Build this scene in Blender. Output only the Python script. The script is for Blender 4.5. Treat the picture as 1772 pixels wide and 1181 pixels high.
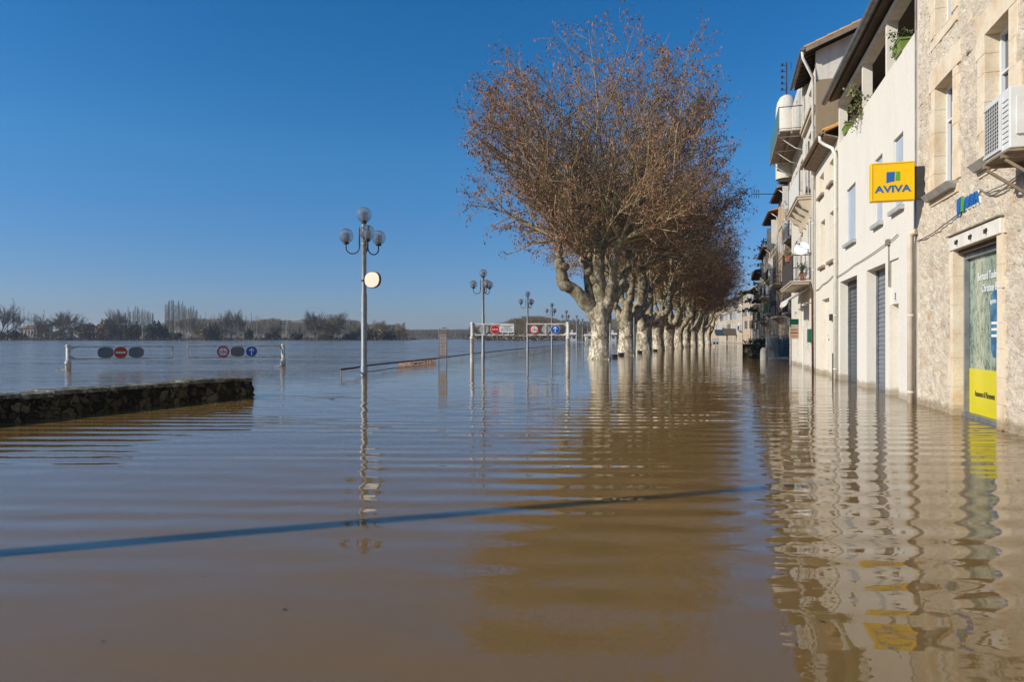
import bpy, bmesh, math, random
import numpy as np
from mathutils import Matrix, Vector

for o in list(bpy.data.objects):
    bpy.data.objects.remove(o, do_unlink=True)
scene = bpy.context.scene
COL = scene.collection
R = math.radians

# ------------------------------------------------------------------ camera, light
CAMH = 1.2
FPX = 1181.0
cam_d = bpy.data.cameras.new('camera')
cam = bpy.data.objects.new('camera', cam_d)
COL.objects.link(cam)
cam.location = (0, 0, CAMH)
cam.rotation_euler = (R(90), 0, 0)
cam_d.sensor_width = 36.0
cam_d.lens = FPX / 1772 * 36
cam_d.shift_y = -4.5 / 1772
cam_d.clip_start = 0.05
cam_d.clip_end = 12000
scene.camera = cam

SUN_EL = 27.4
SUN_DIR = Vector((-0.946, -0.324, 0)).normalized()      # horizontally, towards the sun
world = bpy.data.worlds.new('World')
scene.world = world
world.use_nodes = True
wn = world.node_tree.nodes
wl = world.node_tree.links
for n in list(wn):
    wn.remove(n)
wo = wn.new('ShaderNodeOutputWorld')
bg = wn.new('ShaderNodeBackground')
sky = wn.new('ShaderNodeTexSky')
sky.sky_type = 'NISHITA'
sky.sun_disc = False
sky.sun_elevation = R(SUN_EL)
sky.sun_rotation = math.atan2(SUN_DIR.x, SUN_DIR.y)
sky.altitude = 0
sky.air_density = 1.0
sky.dust_density = 0.25
sky.ozone_density = 4.0
bg.inputs['Strength'].default_value = 0.12
hs = wn.new('ShaderNodeHueSaturation')
hs.inputs['Saturation'].default_value = 1.3
wl.new(sky.outputs[0], hs.inputs['Color'])
# the air near the horizon is deeper and bluer than the plain clear-sky model
wtc = wn.new('ShaderNodeTexCoord'); wsx = wn.new('ShaderNodeSeparateXYZ'); wl.new(wtc.outputs['Generated'], wsx.inputs[0])
wr = wn.new('ShaderNodeValToRGB'); wl.new(wsx.outputs[2], wr.inputs[0])
we = wr.color_ramp.elements
for _ in range(2): we.new(.5)
for e_, (p_, c_) in zip(we, ((0.0, (.40, .45, .74)), (.075, (.50, .585, .82)), (.25, (.74, .93, 1.0)), (.6, (.45, .97, 1.05)))): e_.position = p_; e_.color = c_ + (1,)
wm = wn.new('ShaderNodeMix'); wm.data_type = 'RGBA'; wm.blend_type = 'MULTIPLY'; wm.inputs[0].default_value = 1
wl.new(hs.outputs[0], wm.inputs[6]); wl.new(wr.outputs[0], wm.inputs[7])
wl.new(wm.outputs[2], bg.inputs['Color'])
wl.new(bg.outputs[0], wo.inputs['Surface'])

sun_d = bpy.data.lights.new('sun', 'SUN')
sun_d.energy = 5.0
sun_d.angle = R(0.53)
sun_d.color = (1.0, 0.93, 0.82)
sun = bpy.data.objects.new('sun', sun_d)
COL.objects.link(sun)
sd = Vector((SUN_DIR.x * math.cos(R(SUN_EL)), SUN_DIR.y * math.cos(R(SUN_EL)), math.sin(R(SUN_EL))))
sun.rotation_euler = sd.to_track_quat('Z', 'Y').to_euler()
sun.location = (-30, -10, 30)

scene.view_settings.view_transform = 'Standard'
scene.view_settings.look = 'None'
scene.view_settings.exposure = 0.0
scene.view_settings.gamma = 1.0

# ------------------------------------------------------------------ helpers
def P(px, py, d):
    """the place at depth d that the photograph shows at (px, py)"""
    return Vector(((px - 886) / FPX * d, d, CAMH + (586 - py) / FPX * d))
def G(px, py):
    """place on the water surface"""
    d = FPX * CAMH / (py - 586)
    return Vector(((px - 886) / FPX * d, d, 0))

class Fr:
    """vertical facade frame: s along, o outward, z up"""
    def __init__(self, p0, u):
        self.p = Vector((p0[0], p0[1], 0)); u = Vector((u[0], u[1], 0)).normalized()
        self.u = u; self.n = Vector((-u.y, u.x, 0))
    def __call__(self, s, o, z):
        return self.p + self.u * s + self.n * o + Vector((0, 0, z))
WF = Fr((0, 0), (1, 0))
class MB:
    def __init__(self): self.v = []; self.f = []; self.m = []; self.sm = []
    def add(self, vs, fs, mi=0, smooth=False):
        b = len(self.v); self.v += [tuple(v) for v in vs]
        for f in fs:
            self.f.append([b + i for i in f]); self.m.append(mi); self.sm.append(smooth)
        return self
    def box(self, fr, s0, s1, o0, o1, z0, z1, mi=0):
        vs = [fr(s, o, z) for z in (z0, z1) for o in (o0, o1) for s in (s0, s1)]
        return self.add(vs, [(0, 2, 3, 1), (4, 5, 7, 6), (0, 1, 5, 4), (2, 6, 7, 3), (0, 4, 6, 2), (1, 3, 7, 5)], mi)
    def hexa(self, vs, mi=0):     # eight corners ordered like box
        return self.add(vs, [(0, 2, 3, 1), (4, 5, 7, 6), (0, 1, 5, 4), (2, 6, 7, 3), (0, 4, 6, 2), (1, 3, 7, 5)], mi)
    def quad(self, a, b, c, d, mi=0): return self.add([a, b, c, d], [(0, 1, 2, 3)], mi)
    def tube(self, pts, rad, n=8, mi=0, cap=True, jit=0.0, rng=None):
        pts = [Vector(p) for p in pts]
        if not hasattr(rad, '__len__'): rad = [rad] * len(pts)
        ref = None; rings = []; b = len(self.v)
        for i, p in enumerate(pts):
            t = (pts[min(i + 1, len(pts) - 1)] - pts[max(i - 1, 0)])
            t = t.normalized() if t.length > 1e-9 else Vector((0, 0, 1))
            if ref is None:
                ref = t.orthogonal().normalized()
            ref = (ref - t * ref.dot(t)).normalized(); w = t.cross(ref)
            for k in range(n):
                a = 2 * math.pi * k / n
                rr = rad[i] * (1 + (rng.uniform(-jit, jit) if jit else 0))
                self.v.append(tuple(p + (ref * math.cos(a) + w * math.sin(a)) * rr))
        for i in range(len(pts) - 1):
            for k in range(n):
                k2 = (k + 1) % n
                self.f.append([b + i * n + k, b + i * n + k2, b + (i + 1) * n + k2, b + (i + 1) * n + k]); self.m.append(mi); self.sm.append(True)
        if cap:
            self.f.append([b + k for k in range(n)][::-1]); self.m.append(mi); self.sm.append(False)
            e = b + (len(pts) - 1) * n
            self.f.append([e + k for k in range(n)]); self.m.append(mi); self.sm.append(False)
        return self
    def lathe(self, c, prof, n=16, mi=0, smooth=True):   # prof: (r, z) pairs about a vertical axis at c
        b = len(self.v)
        for r, z in prof:
            for k in range(n):
                a = 2 * math.pi * k / n
                self.v.append((c[0] + r * math.cos(a), c[1] + r * math.sin(a), c[2] + z))
        for i in range(len(prof) - 1):
            for k in range(n):
                k2 = (k + 1) % n
                self.f.append([b + i * n + k, b + i * n + k2, b + (i + 1) * n + k2, b + (i + 1) * n + k]); self.m.append(mi); self.sm.append(smooth)
        return self
    def sphere(self, c, r, n=16, m=10, mi=0, sz=1.0):
        prof = [(max(r * math.sin(math.pi * i / m), 1e-4), -r * sz * math.cos(math.pi * i / m)) for i in range(m + 1)]
        return self.lathe(c, prof, n, mi)
    def poly(self, fr, pts, o0, o1, mi=0, both=True):      # pts (s, z) outline extruded from o0 to o1 (o1 outer)
        n = len(pts); vs = [fr(s, o0, z) for s, z in pts] + [fr(s, o1, z) for s, z in pts]
        fs = [tuple(range(n)), tuple(range(2 * n - 1, n - 1, -1))] + [(i, i + n, (i + 1) % n + n, (i + 1) % n) for i in range(n)]
        return self.add(vs, fs, mi)
    def disc(self, fr, s, z, r, o0, o1, n=28, mi=0, rz=None):
        rz = rz or r
        return self.poly(fr, [(s + r * math.cos(2 * math.pi * k / n), z + rz * math.sin(2 * math.pi * k / n)) for k in range(n)], o0, o1, mi)

ABS = {}
def _link(o, name):
    COL.objects.link(o)
def tag(o, label=None, cat=None, group=None, kind=None):
    if label: o['label'] = label
    if cat: o['category'] = cat
    if group: o['group'] = group
    if kind: o['kind'] = kind
    return o
def thing(name, loc, label, cat, group=None):
    o = bpy.data.objects.new(name, None); COL.objects.link(o)
    o.location = loc; o.empty_display_size = 0.3
    ABS[o.name] = Vector(loc)
    return tag(o, label, cat, group)
def obj(name, mb, mat, parent=None, loc=None, bevel=0, label=None):
    base = ABS[parent.name] if parent is not None else Vector(loc if loc is not None else (0, 0, 0))
    me = bpy.data.meshes.new(name)
    vs = np.array(mb.v, dtype=float) - np.array(base)
    me.from_pydata(vs.tolist(), [], mb.f)
    mats = mat if isinstance(mat, (list, tuple)) else [mat]
    for m in mats: me.materials.append(m)
    me.polygons.foreach_set('material_index', mb.m)
    me.polygons.foreach_set('use_smooth', mb.sm)
    me.update()
    bm = bmesh.new(); bm.from_mesh(me)
    bmesh.ops.recalc_face_normals(bm, faces=bm.faces)
    bm.to_mesh(me); bm.free()
    o = bpy.data.objects.new(name, me); COL.objects.link(o)
    if parent is not None: o.parent = parent
    else: o.location = base
    ABS[o.name] = base
    if bevel:
        b = o.modifiers.new('bevel', 'BEVEL'); b.width = bevel; b.segments = 2; b.limit_method = 'ANGLE'; b.angle_limit = R(40)
    if label: o['label'] = label
    return o
def copy_tree(o, parent=None):
    c = o.copy(); COL.objects.link(c)
    if parent is not None: c.parent = parent
    for ch in list(o.children): copy_tree(ch, c)
    return c
def text_mb(txt, mat4, size, depth, mi=0, align='LEFT', sx=1.0, bold=0.0, mb=None):
    cu = bpy.data.curves.new('t', 'FONT'); cu.body = txt; cu.size = size; cu.extrude = depth / 2
    cu.align_x = align; cu.resolution_u = 3; cu.offset = bold
    to = bpy.data.objects.new('t', cu); COL.objects.link(to)
    dg = bpy.context.evaluated_depsgraph_get(); dg.update()
    me = bpy.data.meshes.new_from_object(to.evaluated_get(dg))
    mb = mb or MB()
    mb.add([mat4 @ Vector((v.co.x * sx, v.co.y, v.co.z)) for v in me.vertices], [tuple(p.vertices) for p in me.polygons], mi)
    bpy.data.objects.remove(to, do_unlink=True); bpy.data.curves.remove(cu); bpy.data.meshes.remove(me)
    return mb
def tmat(origin, right, up, out):
    m = Matrix.Identity(4)
    for i, c in enumerate((right, up, out)):
        for j in range(3): m[j][i] = c[j]
    for j in range(3): m[j][3] = origin[j]
    return m

# ------------------------------------------------------------------ materials
class NT:
    def __init__(self, name):
        self.mat = bpy.data.materials.new(name); self.mat.use_nodes = True
        self.t = self.mat.node_tree; self.n = self.t.nodes; self.l = self.t.links
        self.b = self.n['Principled BSDF']; self._c = None
    def coord(self, scale=(1, 1, 1), rot=(0, 0, 0)):
        tc = self.n.new('ShaderNodeTexCoord'); mp = self.n.new('ShaderNodeMapping')
        mp.inputs['Scale'].default_value = scale; mp.inputs['Rotation'].default_value = rot
        self.l.new(tc.outputs['Object'], mp.inputs['Vector']); return mp.outputs[0]
    def noise(self, scale, detail=3, rough=.55, vec=None, dist=0.0):
        n = self.n.new('ShaderNodeTexNoise'); n.inputs['Scale'].default_value = scale; n.inputs['Detail'].default_value = detail
        n.inputs['Roughness'].default_value = rough; n.inputs['Distortion'].default_value = dist
        self.l.new(vec if vec is not None else self.coord(), n.inputs['Vector']); return n.outputs['Fac']
    def ramp(self, fac, stops, interp='LINEAR'):
        r = self.n.new('ShaderNodeValToRGB'); r.color_ramp.interpolation = interp
        el = r.color_ramp.elements
        while len(el) < len(stops): el.new(0.5)
        for e, (p, c) in zip(el, stops): e.position = p; e.color = (c[0], c[1], c[2], 1)
        self.l.new(fac, r.inputs[0]); return r.outputs[0]
    def mix(self, fac, a, b, typ='MIX'):
        m = self.n.new('ShaderNodeMix'); m.data_type = 'RGBA'; m.blend_type = typ
        for s, x in ((m.inputs[0], fac), (m.inputs[6], a), (m.inputs[7], b)):
            if hasattr(x, 'links') or hasattr(x, 'is_output'): self.l.new(x, s)
            elif isinstance(x, (tuple, list)): s.default_value = (x[0], x[1], x[2], 1)
            else: s.default_value = x
        return m.outputs[2]
    def math(self, op, a, b=0.0, clamp=False):
        m = self.n.new('ShaderNodeMath'); m.operation = op; m.use_clamp = clamp
        for s, x in ((m.inputs[0], a), (m.inputs[1], b)):
            if isinstance(x, (int, float)): s.default_value = x
            else: self.l.new(x, s)
        return m.outputs[0]
    def bump(self, h, dist=0.01, strength=1.0, prev=None):
        b = self.n.new('ShaderNodeBump'); b.inputs['Distance'].default_value = dist; b.inputs['Strength'].default_value = strength
        self.l.new(h, b.inputs['Height'])
        if prev is not None: self.l.new(prev, b.inputs['Normal'])
        self.l.new(b.outputs[0], self.b.inputs['Normal']); return b.outputs[0]
    def base(self, c):
        if isinstance(c, (tuple, list)): self.b.inputs['Base Color'].default_value = (c[0], c[1], c[2], 1)
        else: self.l.new(c, self.b.inputs['Base Color'])
    def set(self, rough=.7, metal=0.0, spec=0.5):
        self.b.inputs['Roughness'].default_value = rough; self.b.inputs['Metallic'].default_value = metal
        self.b.inputs['Specular IOR Level'].default_value = spec; return self
def M(name, c1, c2=None, scale=3.0, rough=.7, metal=0.0, bump=0.0, bscale=30, spec=.4, detail=4):
    t = NT(name); t.set(rough, metal, spec)
    if c2 is None: c2 = tuple(x * .8 for x in c1)
    f = t.noise(scale, detail)
    t.base(t.ramp(f, [(.35, c1), (.68, c2)]))
    if bump: t.bump(t.noise(bscale, 4), bump)
    return t.mat

def wet_band(t, col, h=.085, soft=.09, k=.58):
    """a tide of damp just above the flood: the wall's own wet, darker stone"""
    g = t.n.new('ShaderNodeNewGeometry'); sx = t.n.new('ShaderNodeSeparateXYZ'); t.l.new(g.outputs['Position'], sx.inputs[0])
    nz = t.noise(2.5, 3)
    z = t.math('ADD', sx.outputs[2], t.math('MULTIPLY', nz, -.18))
    mr = t.n.new('ShaderNodeMapRange'); mr.inputs['From Min'].default_value = h - .09; mr.inputs['From Max'].default_value = h + soft - .09
    mr.inputs['To Min'].default_value = 1; mr.inputs['To Max'].default_value = 0; t.l.new(z, mr.inputs[0])
    return t.mix(mr.outputs[0], col, t.mix(1.0, col, (k, k * .93, k * .82), 'MULTIPLY'))

def stucco(name, c, dirt, amt=.5, bump=.004):
    t = NT(name); t.set(.85, 0, .2)
    f = t.noise(1.1, 6, .6, t.coord((1, 1, .45)))
    col = t.ramp(f, [(.30, c), (.56, tuple(x * .97 for x in c)), (.85, tuple(a * (1 - amt) + b * amt for a, b in zip(c, dirt)))])
    g = t.noise(9, 5, .7)
    col = t.mix(t.math('MULTIPLY', t.math('SUBTRACT', g, .5, True), 1.2), col, dirt)
    stk = t.noise(5.5, 4, .6, t.coord((1, 1, .07)))
    col = t.mix(t.math('MULTIPLY', t.math('SUBTRACT', stk, .54, True), 1.3 * amt + .25, True), col, dirt)
    t.base(wet_band(t, col)); t.bump(t.noise(45, 4, .6), bump); return t.mat

def rubble(name, stones, mortar, scale=4.0, zs=1.6, bump=.03, wet=True, mk=.05):
    t = NT(name); t.set(.88, 0, .2)
    vec = t.coord((1, 1, zs))
    nz = t.n.new('ShaderNodeTexNoise'); nz.inputs['Scale'].default_value = 5.0; nz.inputs['Detail'].default_value = 3; t.l.new(vec, nz.inputs['Vector'])
    add = t.n.new('ShaderNodeVectorMath'); add.operation = 'MULTIPLY_ADD'
    t.l.new(nz.outputs['Color'], add.inputs[0]); add.inputs[1].default_value = (.34, .34, .34); t.l.new(vec, add.inputs[2])
    v = t.n.new('ShaderNodeTexVoronoi'); v.inputs['Scale'].default_value = scale; t.l.new(add.outputs[0], v.inputs['Vector'])
    e = t.n.new('ShaderNodeTexVoronoi'); e.feature = 'DISTANCE_TO_EDGE'; e.inputs['Scale'].default_value = scale; t.l.new(add.outputs[0], e.inputs['Vector'])
    sep = t.n.new('ShaderNodeSeparateColor'); t.l.new(v.outputs['Color'], sep.inputs[0])
    stc = t.ramp(sep.outputs[0], [(i / (len(stones) - 1), c) for i, c in enumerate(stones)])
    fine = t.noise(22, 6, .7)
    stc = t.mix(t.math('MULTIPLY', t.math('SUBTRACT', fine, .42, True), 2.2, True), stc, tuple(x * .55 for x in stones[0]))
    mm = t.n.new('ShaderNodeMapRange'); mm.inputs['From Min'].default_value = mk * .4; mm.inputs['From Max'].default_value = mk * 2.2
    t.l.new(t.math('ADD', e.outputs['Distance'], t.math('MULTIPLY', t.math('SUBTRACT', t.noise(7, 4), .5), .18)), mm.inputs[0])
    col = t.mix(mm.outputs[0], mortar, stc)
    big = t.noise(.7, 4); col = t.mix(t.math('MULTIPLY', t.math('SUBTRACT', big, .45, True), 1.6, True), col, t.mix(1.0, col, (.78, .66, .5), 'MULTIPLY'))
    pits = t.noise(11, 5, .75, t.coord((1, 1, 2.2)))
    pm = t.math('MULTIPLY', t.math('SUBTRACT', .38, pits, True), 9, True)
    col = t.mix(pm, col, tuple(x * .35 for x in stones[0]))
    t.base(wet_band(t, col) if wet else col)
    h = t.math('ADD', t.math('MULTIPLY', mm.outputs[0], .45), t.math('MULTIPLY', fine, .6))
    h = t.math('SUBTRACT', h, t.math('MULTIPLY', pm, .8))
    t.bump(h, bump); return t.mat

m_white = stucco('white_render', (.74, .695, .61), (.50, .44, .33), .35)
m_cream = stucco('cream_render', (.74, .68, .57), (.42, .36, .27), .4)
m_grey_render = stucco('weathered_white_render', (.66, .62, .54), (.26, .21, .15), .85, .008)
m_brown_render = stucco('roughcast_brown_render', (.30, .235, .15), (.15, .12, .075), .7, .015)
m_tan1 = stucco('tan_weathered_render', (.56, .42, .29), (.16, .12, .08), .95, .015)
m_tan2 = stucco('grey_beige_render', (.48, .40, .30), (.15, .12, .085), .95, .015)
m_tan3 = stucco('pale_beige_render', (.55, .47, .36), (.24, .19, .13), .7, .012)
def rubble2():
    t = NT('lime_washed_rubble'); t.set(.9, 0, .15)
    vec = t.coord((1, 1, 1.5))
    nz = t.n.new('ShaderNodeTexNoise'); nz.inputs['Scale'].default_value = 3.5; nz.inputs['Detail'].default_value = 5; t.l.new(vec, nz.inputs['Vector'])
    add = t.n.new('ShaderNodeVectorMath'); add.operation = 'MULTIPLY_ADD'; t.l.new(nz.outputs['Color'], add.inputs[0]); add.inputs[1].default_value = (.5, .5, .5); t.l.new(vec, add.inputs[2])
    v = t.n.new('ShaderNodeTexVoronoi'); v.inputs['Scale'].default_value = 3.9; v.inputs['Randomness'].default_value = 1; t.l.new(add.outputs[0], v.inputs['Vector'])
    sep = t.n.new('ShaderNodeSeparateColor'); t.l.new(v.outputs['Color'], sep.inputs[0])
    stc = t.ramp(sep.outputs[0], [(0, (.66, .52, .37)), (.3, (.74, .65, .50)), (.55, (.60, .49, .38)), (.8, (.76, .68, .57)), (1, (.60, .42, .26))])
    soft = t.noise(3.2, 6, .65, t.coord((1, 1, 1.4)), .8)
    smear = t.math('MULTIPLY', t.math('SUBTRACT', soft, .40, True), 5, True)
    col = t.mix(smear, stc, (.82, .72, .56))
    blot = t.noise(7.5, 6, .72, t.coord((1, 1, 1.8)), 1.2)
    col = t.mix(t.math('MULTIPLY', t.math('SUBTRACT', blot, .56, True), 6, True), col, (.56, .43, .29))
    tone = t.noise(.8, 3, .5); col = t.mix(t.math('MULTIPLY', t.math('SUBTRACT', tone, .5, True), 2.0, True), col, (.66, .51, .36))
    pits = t.noise(8.5, 5, .78, t.coord((1, 1, 2.6), (0, .25, 0)), .5)
    pm = t.math('MULTIPLY', t.math('SUBTRACT', .375, pits, True), 14, True)
    col = t.mix(pm, col, (.27, .185, .11))
    t.base(wet_band(t, col))
    h = t.math('ADD', t.math('MULTIPLY', blot, .9), t.math('MULTIPLY', t.noise(30, 5, .7), .35))
    h = t.math('ADD', h, t.math('MULTIPLY', v.outputs['Distance'], -.5)); h = t.math('SUBTRACT', h, t.math('MULTIPLY', pm, .8))
    t.bump(h, .05); return t.mat
m_rubble = rubble2()
m_dark_rubble = rubble('damp_mossy_stone', [(.035, .027, .015), (.06, .045, .022), (.12, .09, .042), (.26, .20, .11), (.07, .058, .028), (.15, .12, .07), (.05, .04, .02)], (.022, .018, .011), 6.5, 1.0, .09, False, mk=.05)
def ashlar():
    t = NT('ashlar_limestone'); t.set(.85, 0, .2)
    f = t.noise(2.2, 5, .6); c = t.ramp(f, [(.3, (.76, .67, .52)), (.5, (.72, .60, .44)), (.68, (.62, .46, .29)), (.8, (.55, .37, .2))])
    g = t.noise(25, 5, .7); c = t.mix(t.math('MULTIPLY', t.math('SUBTRACT', g, .5, True), 1.8, True), c, (.42, .33, .23))
    t.base(wet_band(t, c)); t.bump(g, .008); return t.mat
m_ashlar = ashlar()
m_lintel = M('painted_lintel', (.74, .70, .62), (.60, .55, .47), 4, .75, bump=.003)
m_wood_dark = M('dark_rafter_wood', (.055, .038, .025), (.10, .07, .045), 6, .8, bump=.004)
m_wood_pale = M('weathered_board', (.30, .23, .16), (.19, .14, .10), 5, .8, bump=.004)
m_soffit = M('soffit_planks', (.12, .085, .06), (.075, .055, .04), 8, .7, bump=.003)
m_zinc = M('zinc_gutter', (.30, .31, .32), (.20, .21, .22), 5, .45, .5)
m_pipe_white = M('white_plastic_pipe', (.70, .68, .62), (.58, .55, .48), 4, .5)
m_pipe_cream = M('cream_downpipe', (.70, .62, .50), (.58, .50, .38), 4, .6)
m_galv = M('galvanised_steel', (.25, .265, .27), (.18, .19, .195), 8, .5, .25)
m_darkmetal = M('dark_iron', (.035, .035, .038), (.07, .055, .045), 9, .6, .3)
m_rail_red = M('rusty_red_rail', (.10, .03, .022), (.05, .025, .02), 7, .55)
m_white_metal = M('chipped_white_paint', (.72, .70, .65), (.45, .38, .30), 6, .45, bump=.001)
m_shutter = M('shade_blue_shutter', (.50, .56, .62), (.45, .50, .56), 3, .5)  # white shutters; their bluish shade is put into the colour
m_shutter_white = M('white_louvre', (.72, .71, .68), (.62, .6, .56), 5, .55)
m_roller = M('grey_roller_shutter', (.22, .24, .26), (.17, .185, .20), 2, .45, .2)
m_roller_dark = M('dark_roller_shutter', (.11, .12, .13), (.075, .085, .095), 2, .45, .2)
m_sill = M('grey_stone_sill', (.42, .42, .42), (.32, .32, .32), 6, .7)
m_glassdark = M('window_glass', (.05, .06, .07), (.08, .09, .10), 1.5, .06, 0, spec=.8)
m_pvc = M('white_window_frame', (.70, .71, .72), (.66, .67, .68), 3, .35)
m_yellow = M('yellow_sign_plastic', (.86, .52, .005), (.84, .50, .005), 2, .35)
m_yellowfilm = M('yellow_window_film', (.66, .56, .01), (.62, .53, .01), 2, .25)
m_blue = M('logo_blue', (.012, .13, .42), (.012, .12, .38), 2, .4)
m_green = M('logo_green', (.10, .38, .03), (.09, .34, .03), 2, .4)
m_ink = M('black_lettering', (.02, .02, .02), (.03, .03, .025), 2, .5)
m_whitetext = M('white_lettering', (.78, .80, .82), (.74, .76, .78), 2, .5)
m_plastic = M('ac_white_casing', (.68, .68, .66), (.60, .59, .56), 3, .4)
m_black = M('black_grille', (.03, .028, .026), (.05, .045, .04), 6, .6)
m_red = M('sign_red', (.55, .02, .02), (.50, .025, .02), 3, .4)
m_orange_red = M('faded_sign_red', (.60, .07, .02), (.52, .06, .02), 3, .4)
m_sgnblue = M('sign_blue', (.01, .10, .42), (.01, .09, .38), 3, .4)
m_sgnwhite = M('sign_white', (.75, .75, .74), (.68, .68, .66), 3, .4)
m_signback = M('bare_sign_back', (.19, .21, .215), (.13, .15, .16), 3, .5, .2)
m_signback_pale = M('pale_sign_back', (.40, .41, .40), (.33, .34, .33), 3, .5, .2)
m_creamdisc = M('cream_sign_panel', (.80, .72, .56), (.74, .64, .48), 14, .6, bump=.001, bscale=60)
m_green_glass = M('green_balcony_panel', (.10, .24, .19), (.08, .19, .16), 3, .25)
m_green_paint = M('green_paint', (.01, .12, .07), (.01, .09, .055), 3, .5)
m_teal = M('dark_teal_paint', (.03, .07, .075), (.02, .05, .06), 3, .5)
m_tarp = M('white_torn_awning', (.66, .65, .62), (.45, .43, .38), 5, .7, bump=.006, bscale=12)
m_terracotta = M('terracotta_pot', (.42, .16, .09), (.34, .12, .07), 4, .8)
m_pink = M('pink_flower_pot', (.45, .18, .15), (.40, .15, .13), 4, .8)
m_limepot = M('lime_green_planter', (.20, .27, .06), (.17, .24, .05), 4, .5)
m_leaf = M('green_foliage', (.05, .085, .02), (.09, .12, .035), 20, .6)
m_leaf_dry = M('yellow_green_foliage', (.14, .15, .05), (.20, .19, .08), 20, .6)
m_banner = M('pinkish_banner_cloth', (.78, .64, .56), (.68, .55, .48), 5, .7, bump=.01, bscale=6)
_n = m_banner.node_tree; _tr = _n.nodes.new('ShaderNodeBsdfTranslucent'); _tr.inputs[0].default_value = (.78, .64, .56, 1); _mx = _n.nodes.new('ShaderNodeMixShader'); _mx.inputs[0].default_value = .55
_n.links.new(_n.nodes['Principled BSDF'].outputs[0], _mx.inputs[1]); _n.links.new(_tr.outputs[0], _mx.inputs[2]); _n.links.new(_mx.outputs[0], _n.nodes['Material Output'].inputs[0])   # thin cloth lets the sun through
m_boardprint = M('faded_print', (.20, .14, .11), (.28, .20, .16), 30, .7)
m_board = M('notice_board_face', (.42, .36, .32), (.34, .29, .26), 6, .6)
m_concrete = M('concrete', (.34, .32, .28), (.24, .22, .19), 5, .85, bump=.006)
m_cable = M('grey_cable', (.16, .14, .12), (.28, .25, .21), 4, .6)
def roof_tiles():
    t = NT('roman_roof_tiles'); t.set(.85, 0, .2)
    f = t.noise(6, 5, .7); c = t.ramp(f, [(.3, (.58, .24, .07)), (.5, (.52, .28, .09)), (.68, (.26, .18, .07)), (.8, (.50, .38, .14))])
    t.base(c); t.bump(t.noise(20, 4), .02); return t.mat
m_tiles = roof_tiles()
def barkmat(name, a, b, c, sc=2.6):
    t = NT(name); t.set(.85, 0, .2)
    f = t.noise(sc, 5, .62, t.coord((1, 1, .6)), .6)
    col = t.ramp(f, [(.42, a), (.46, tuple((x + y) / 2 for x, y in zip(a, b))), (.50, b), (.545, tuple((x + y) / 2 for x, y in zip(a, b))), (.58, c), (.66, b)])
    g = t.noise(.9, 3); col = t.mix(t.math('MULTIPLY', t.math('SUBTRACT', g, .5, True), 2.6, True), col, (.11, .10, .035))
    g_ = t.n.new('ShaderNodeNewGeometry'); sx_ = t.n.new('ShaderNodeSeparateXYZ'); t.l.new(g_.outputs['Position'], sx_.inputs[0])
    old = t.n.new('ShaderNodeMapRange'); old.inputs['From Min'].default_value = 2.6; old.inputs['From Max'].default_value = 5.6; t.l.new(t.math('ADD', sx_.outputs[2], t.math('MULTIPLY', t.noise(1.3, 4, .6), 2.5)), old.inputs[0])
    moss = t.ramp(t.noise(2.4, 5, .65), [(.35, (.30, .25, .16)), (.5, (.15, .12, .06)), (.62, (.085, .075, .035))])
    col = t.mix(t.math('MULTIPLY', old.outputs[0], .72), col, moss)      # old unshed bark on the limbs
    t.base(col); t.bump(t.noise(sc * 2.5, 5, .65), .05); return t.mat
m_bark = barkmat('plane_tree_bark', (.74, .66, .52), (.30, .24, .16), (.085, .062, .036), 5.2)
m_branch = M('pale_branch_bark', (.42, .33, .19), (.25, .19, .105), 2.5, .8)
m_twig = M('brown_twigs', (.36, .25, .13), (.23, .155, .08), 3, .8)
m_dryleaf = M('dry_brown_leaves', (.34, .165, .09), (.17, .078, .05), 1.2, .8)
m_ivy = M('tuft_of_dry_ivy', (.11, .075, .03), (.20, .12, .05), 9, .8)
m_fartwig = M('far_bare_twigs', (.23, .185, .125), (.15, .125, .085), .4, .9)
m_fartwig_dark = M('far_dark_twigs', (.12, .10, .065), (.16, .13, .085), .4, .9)
m_farbrown = M('far_russet_thicket', (.25, .18, .095), (.16, .125, .07), .3, .9)
m_poptrunk = M('poplar_trunk', (.46, .42, .34), (.30, .27, .22), .5, .85)
m_evergreen = M('dark_evergreen', (.025, .038, .022), (.045, .055, .03), .5, .8)
m_olive = M('olive_shrub', (.07, .075, .025), (.045, .055, .02), .5, .8)
m_bank = M('flooded_bank_grass', (.05, .065, .025), (.09, .075, .04), .05, .95)
m_hill = M('distant_wooded_hill', (.13, .10, .06), (.09, .075, .05), .02, .95, bump=2.0, bscale=.2)
m_foam = M('muddy_foam', (.45, .38, .28), (.30, .22, .14), 20, .6, bump=.01)
m_debris = M('wet_driftwood', (.03, .022, .016), (.055, .04, .028), 8, .6)

def globe_mat():
    t = NT('smoked_globe'); t.set(.08, 0, .5); t.base((.62, .64, .66))
    t.b.inputs['Transmission Weight'].default_value = .9; t.b.inputs['IOR'].default_value = 1.05
    t.b.inputs['Coat Weight'].default_value = .6; t.b.inputs['Coat Roughness'].default_value = .05
    return t.mat
m_globe = globe_mat()
m_globe_in = M('globe_reflector', (.55, .56, .56), (.42, .43, .43), 5, .4, .3)

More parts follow.
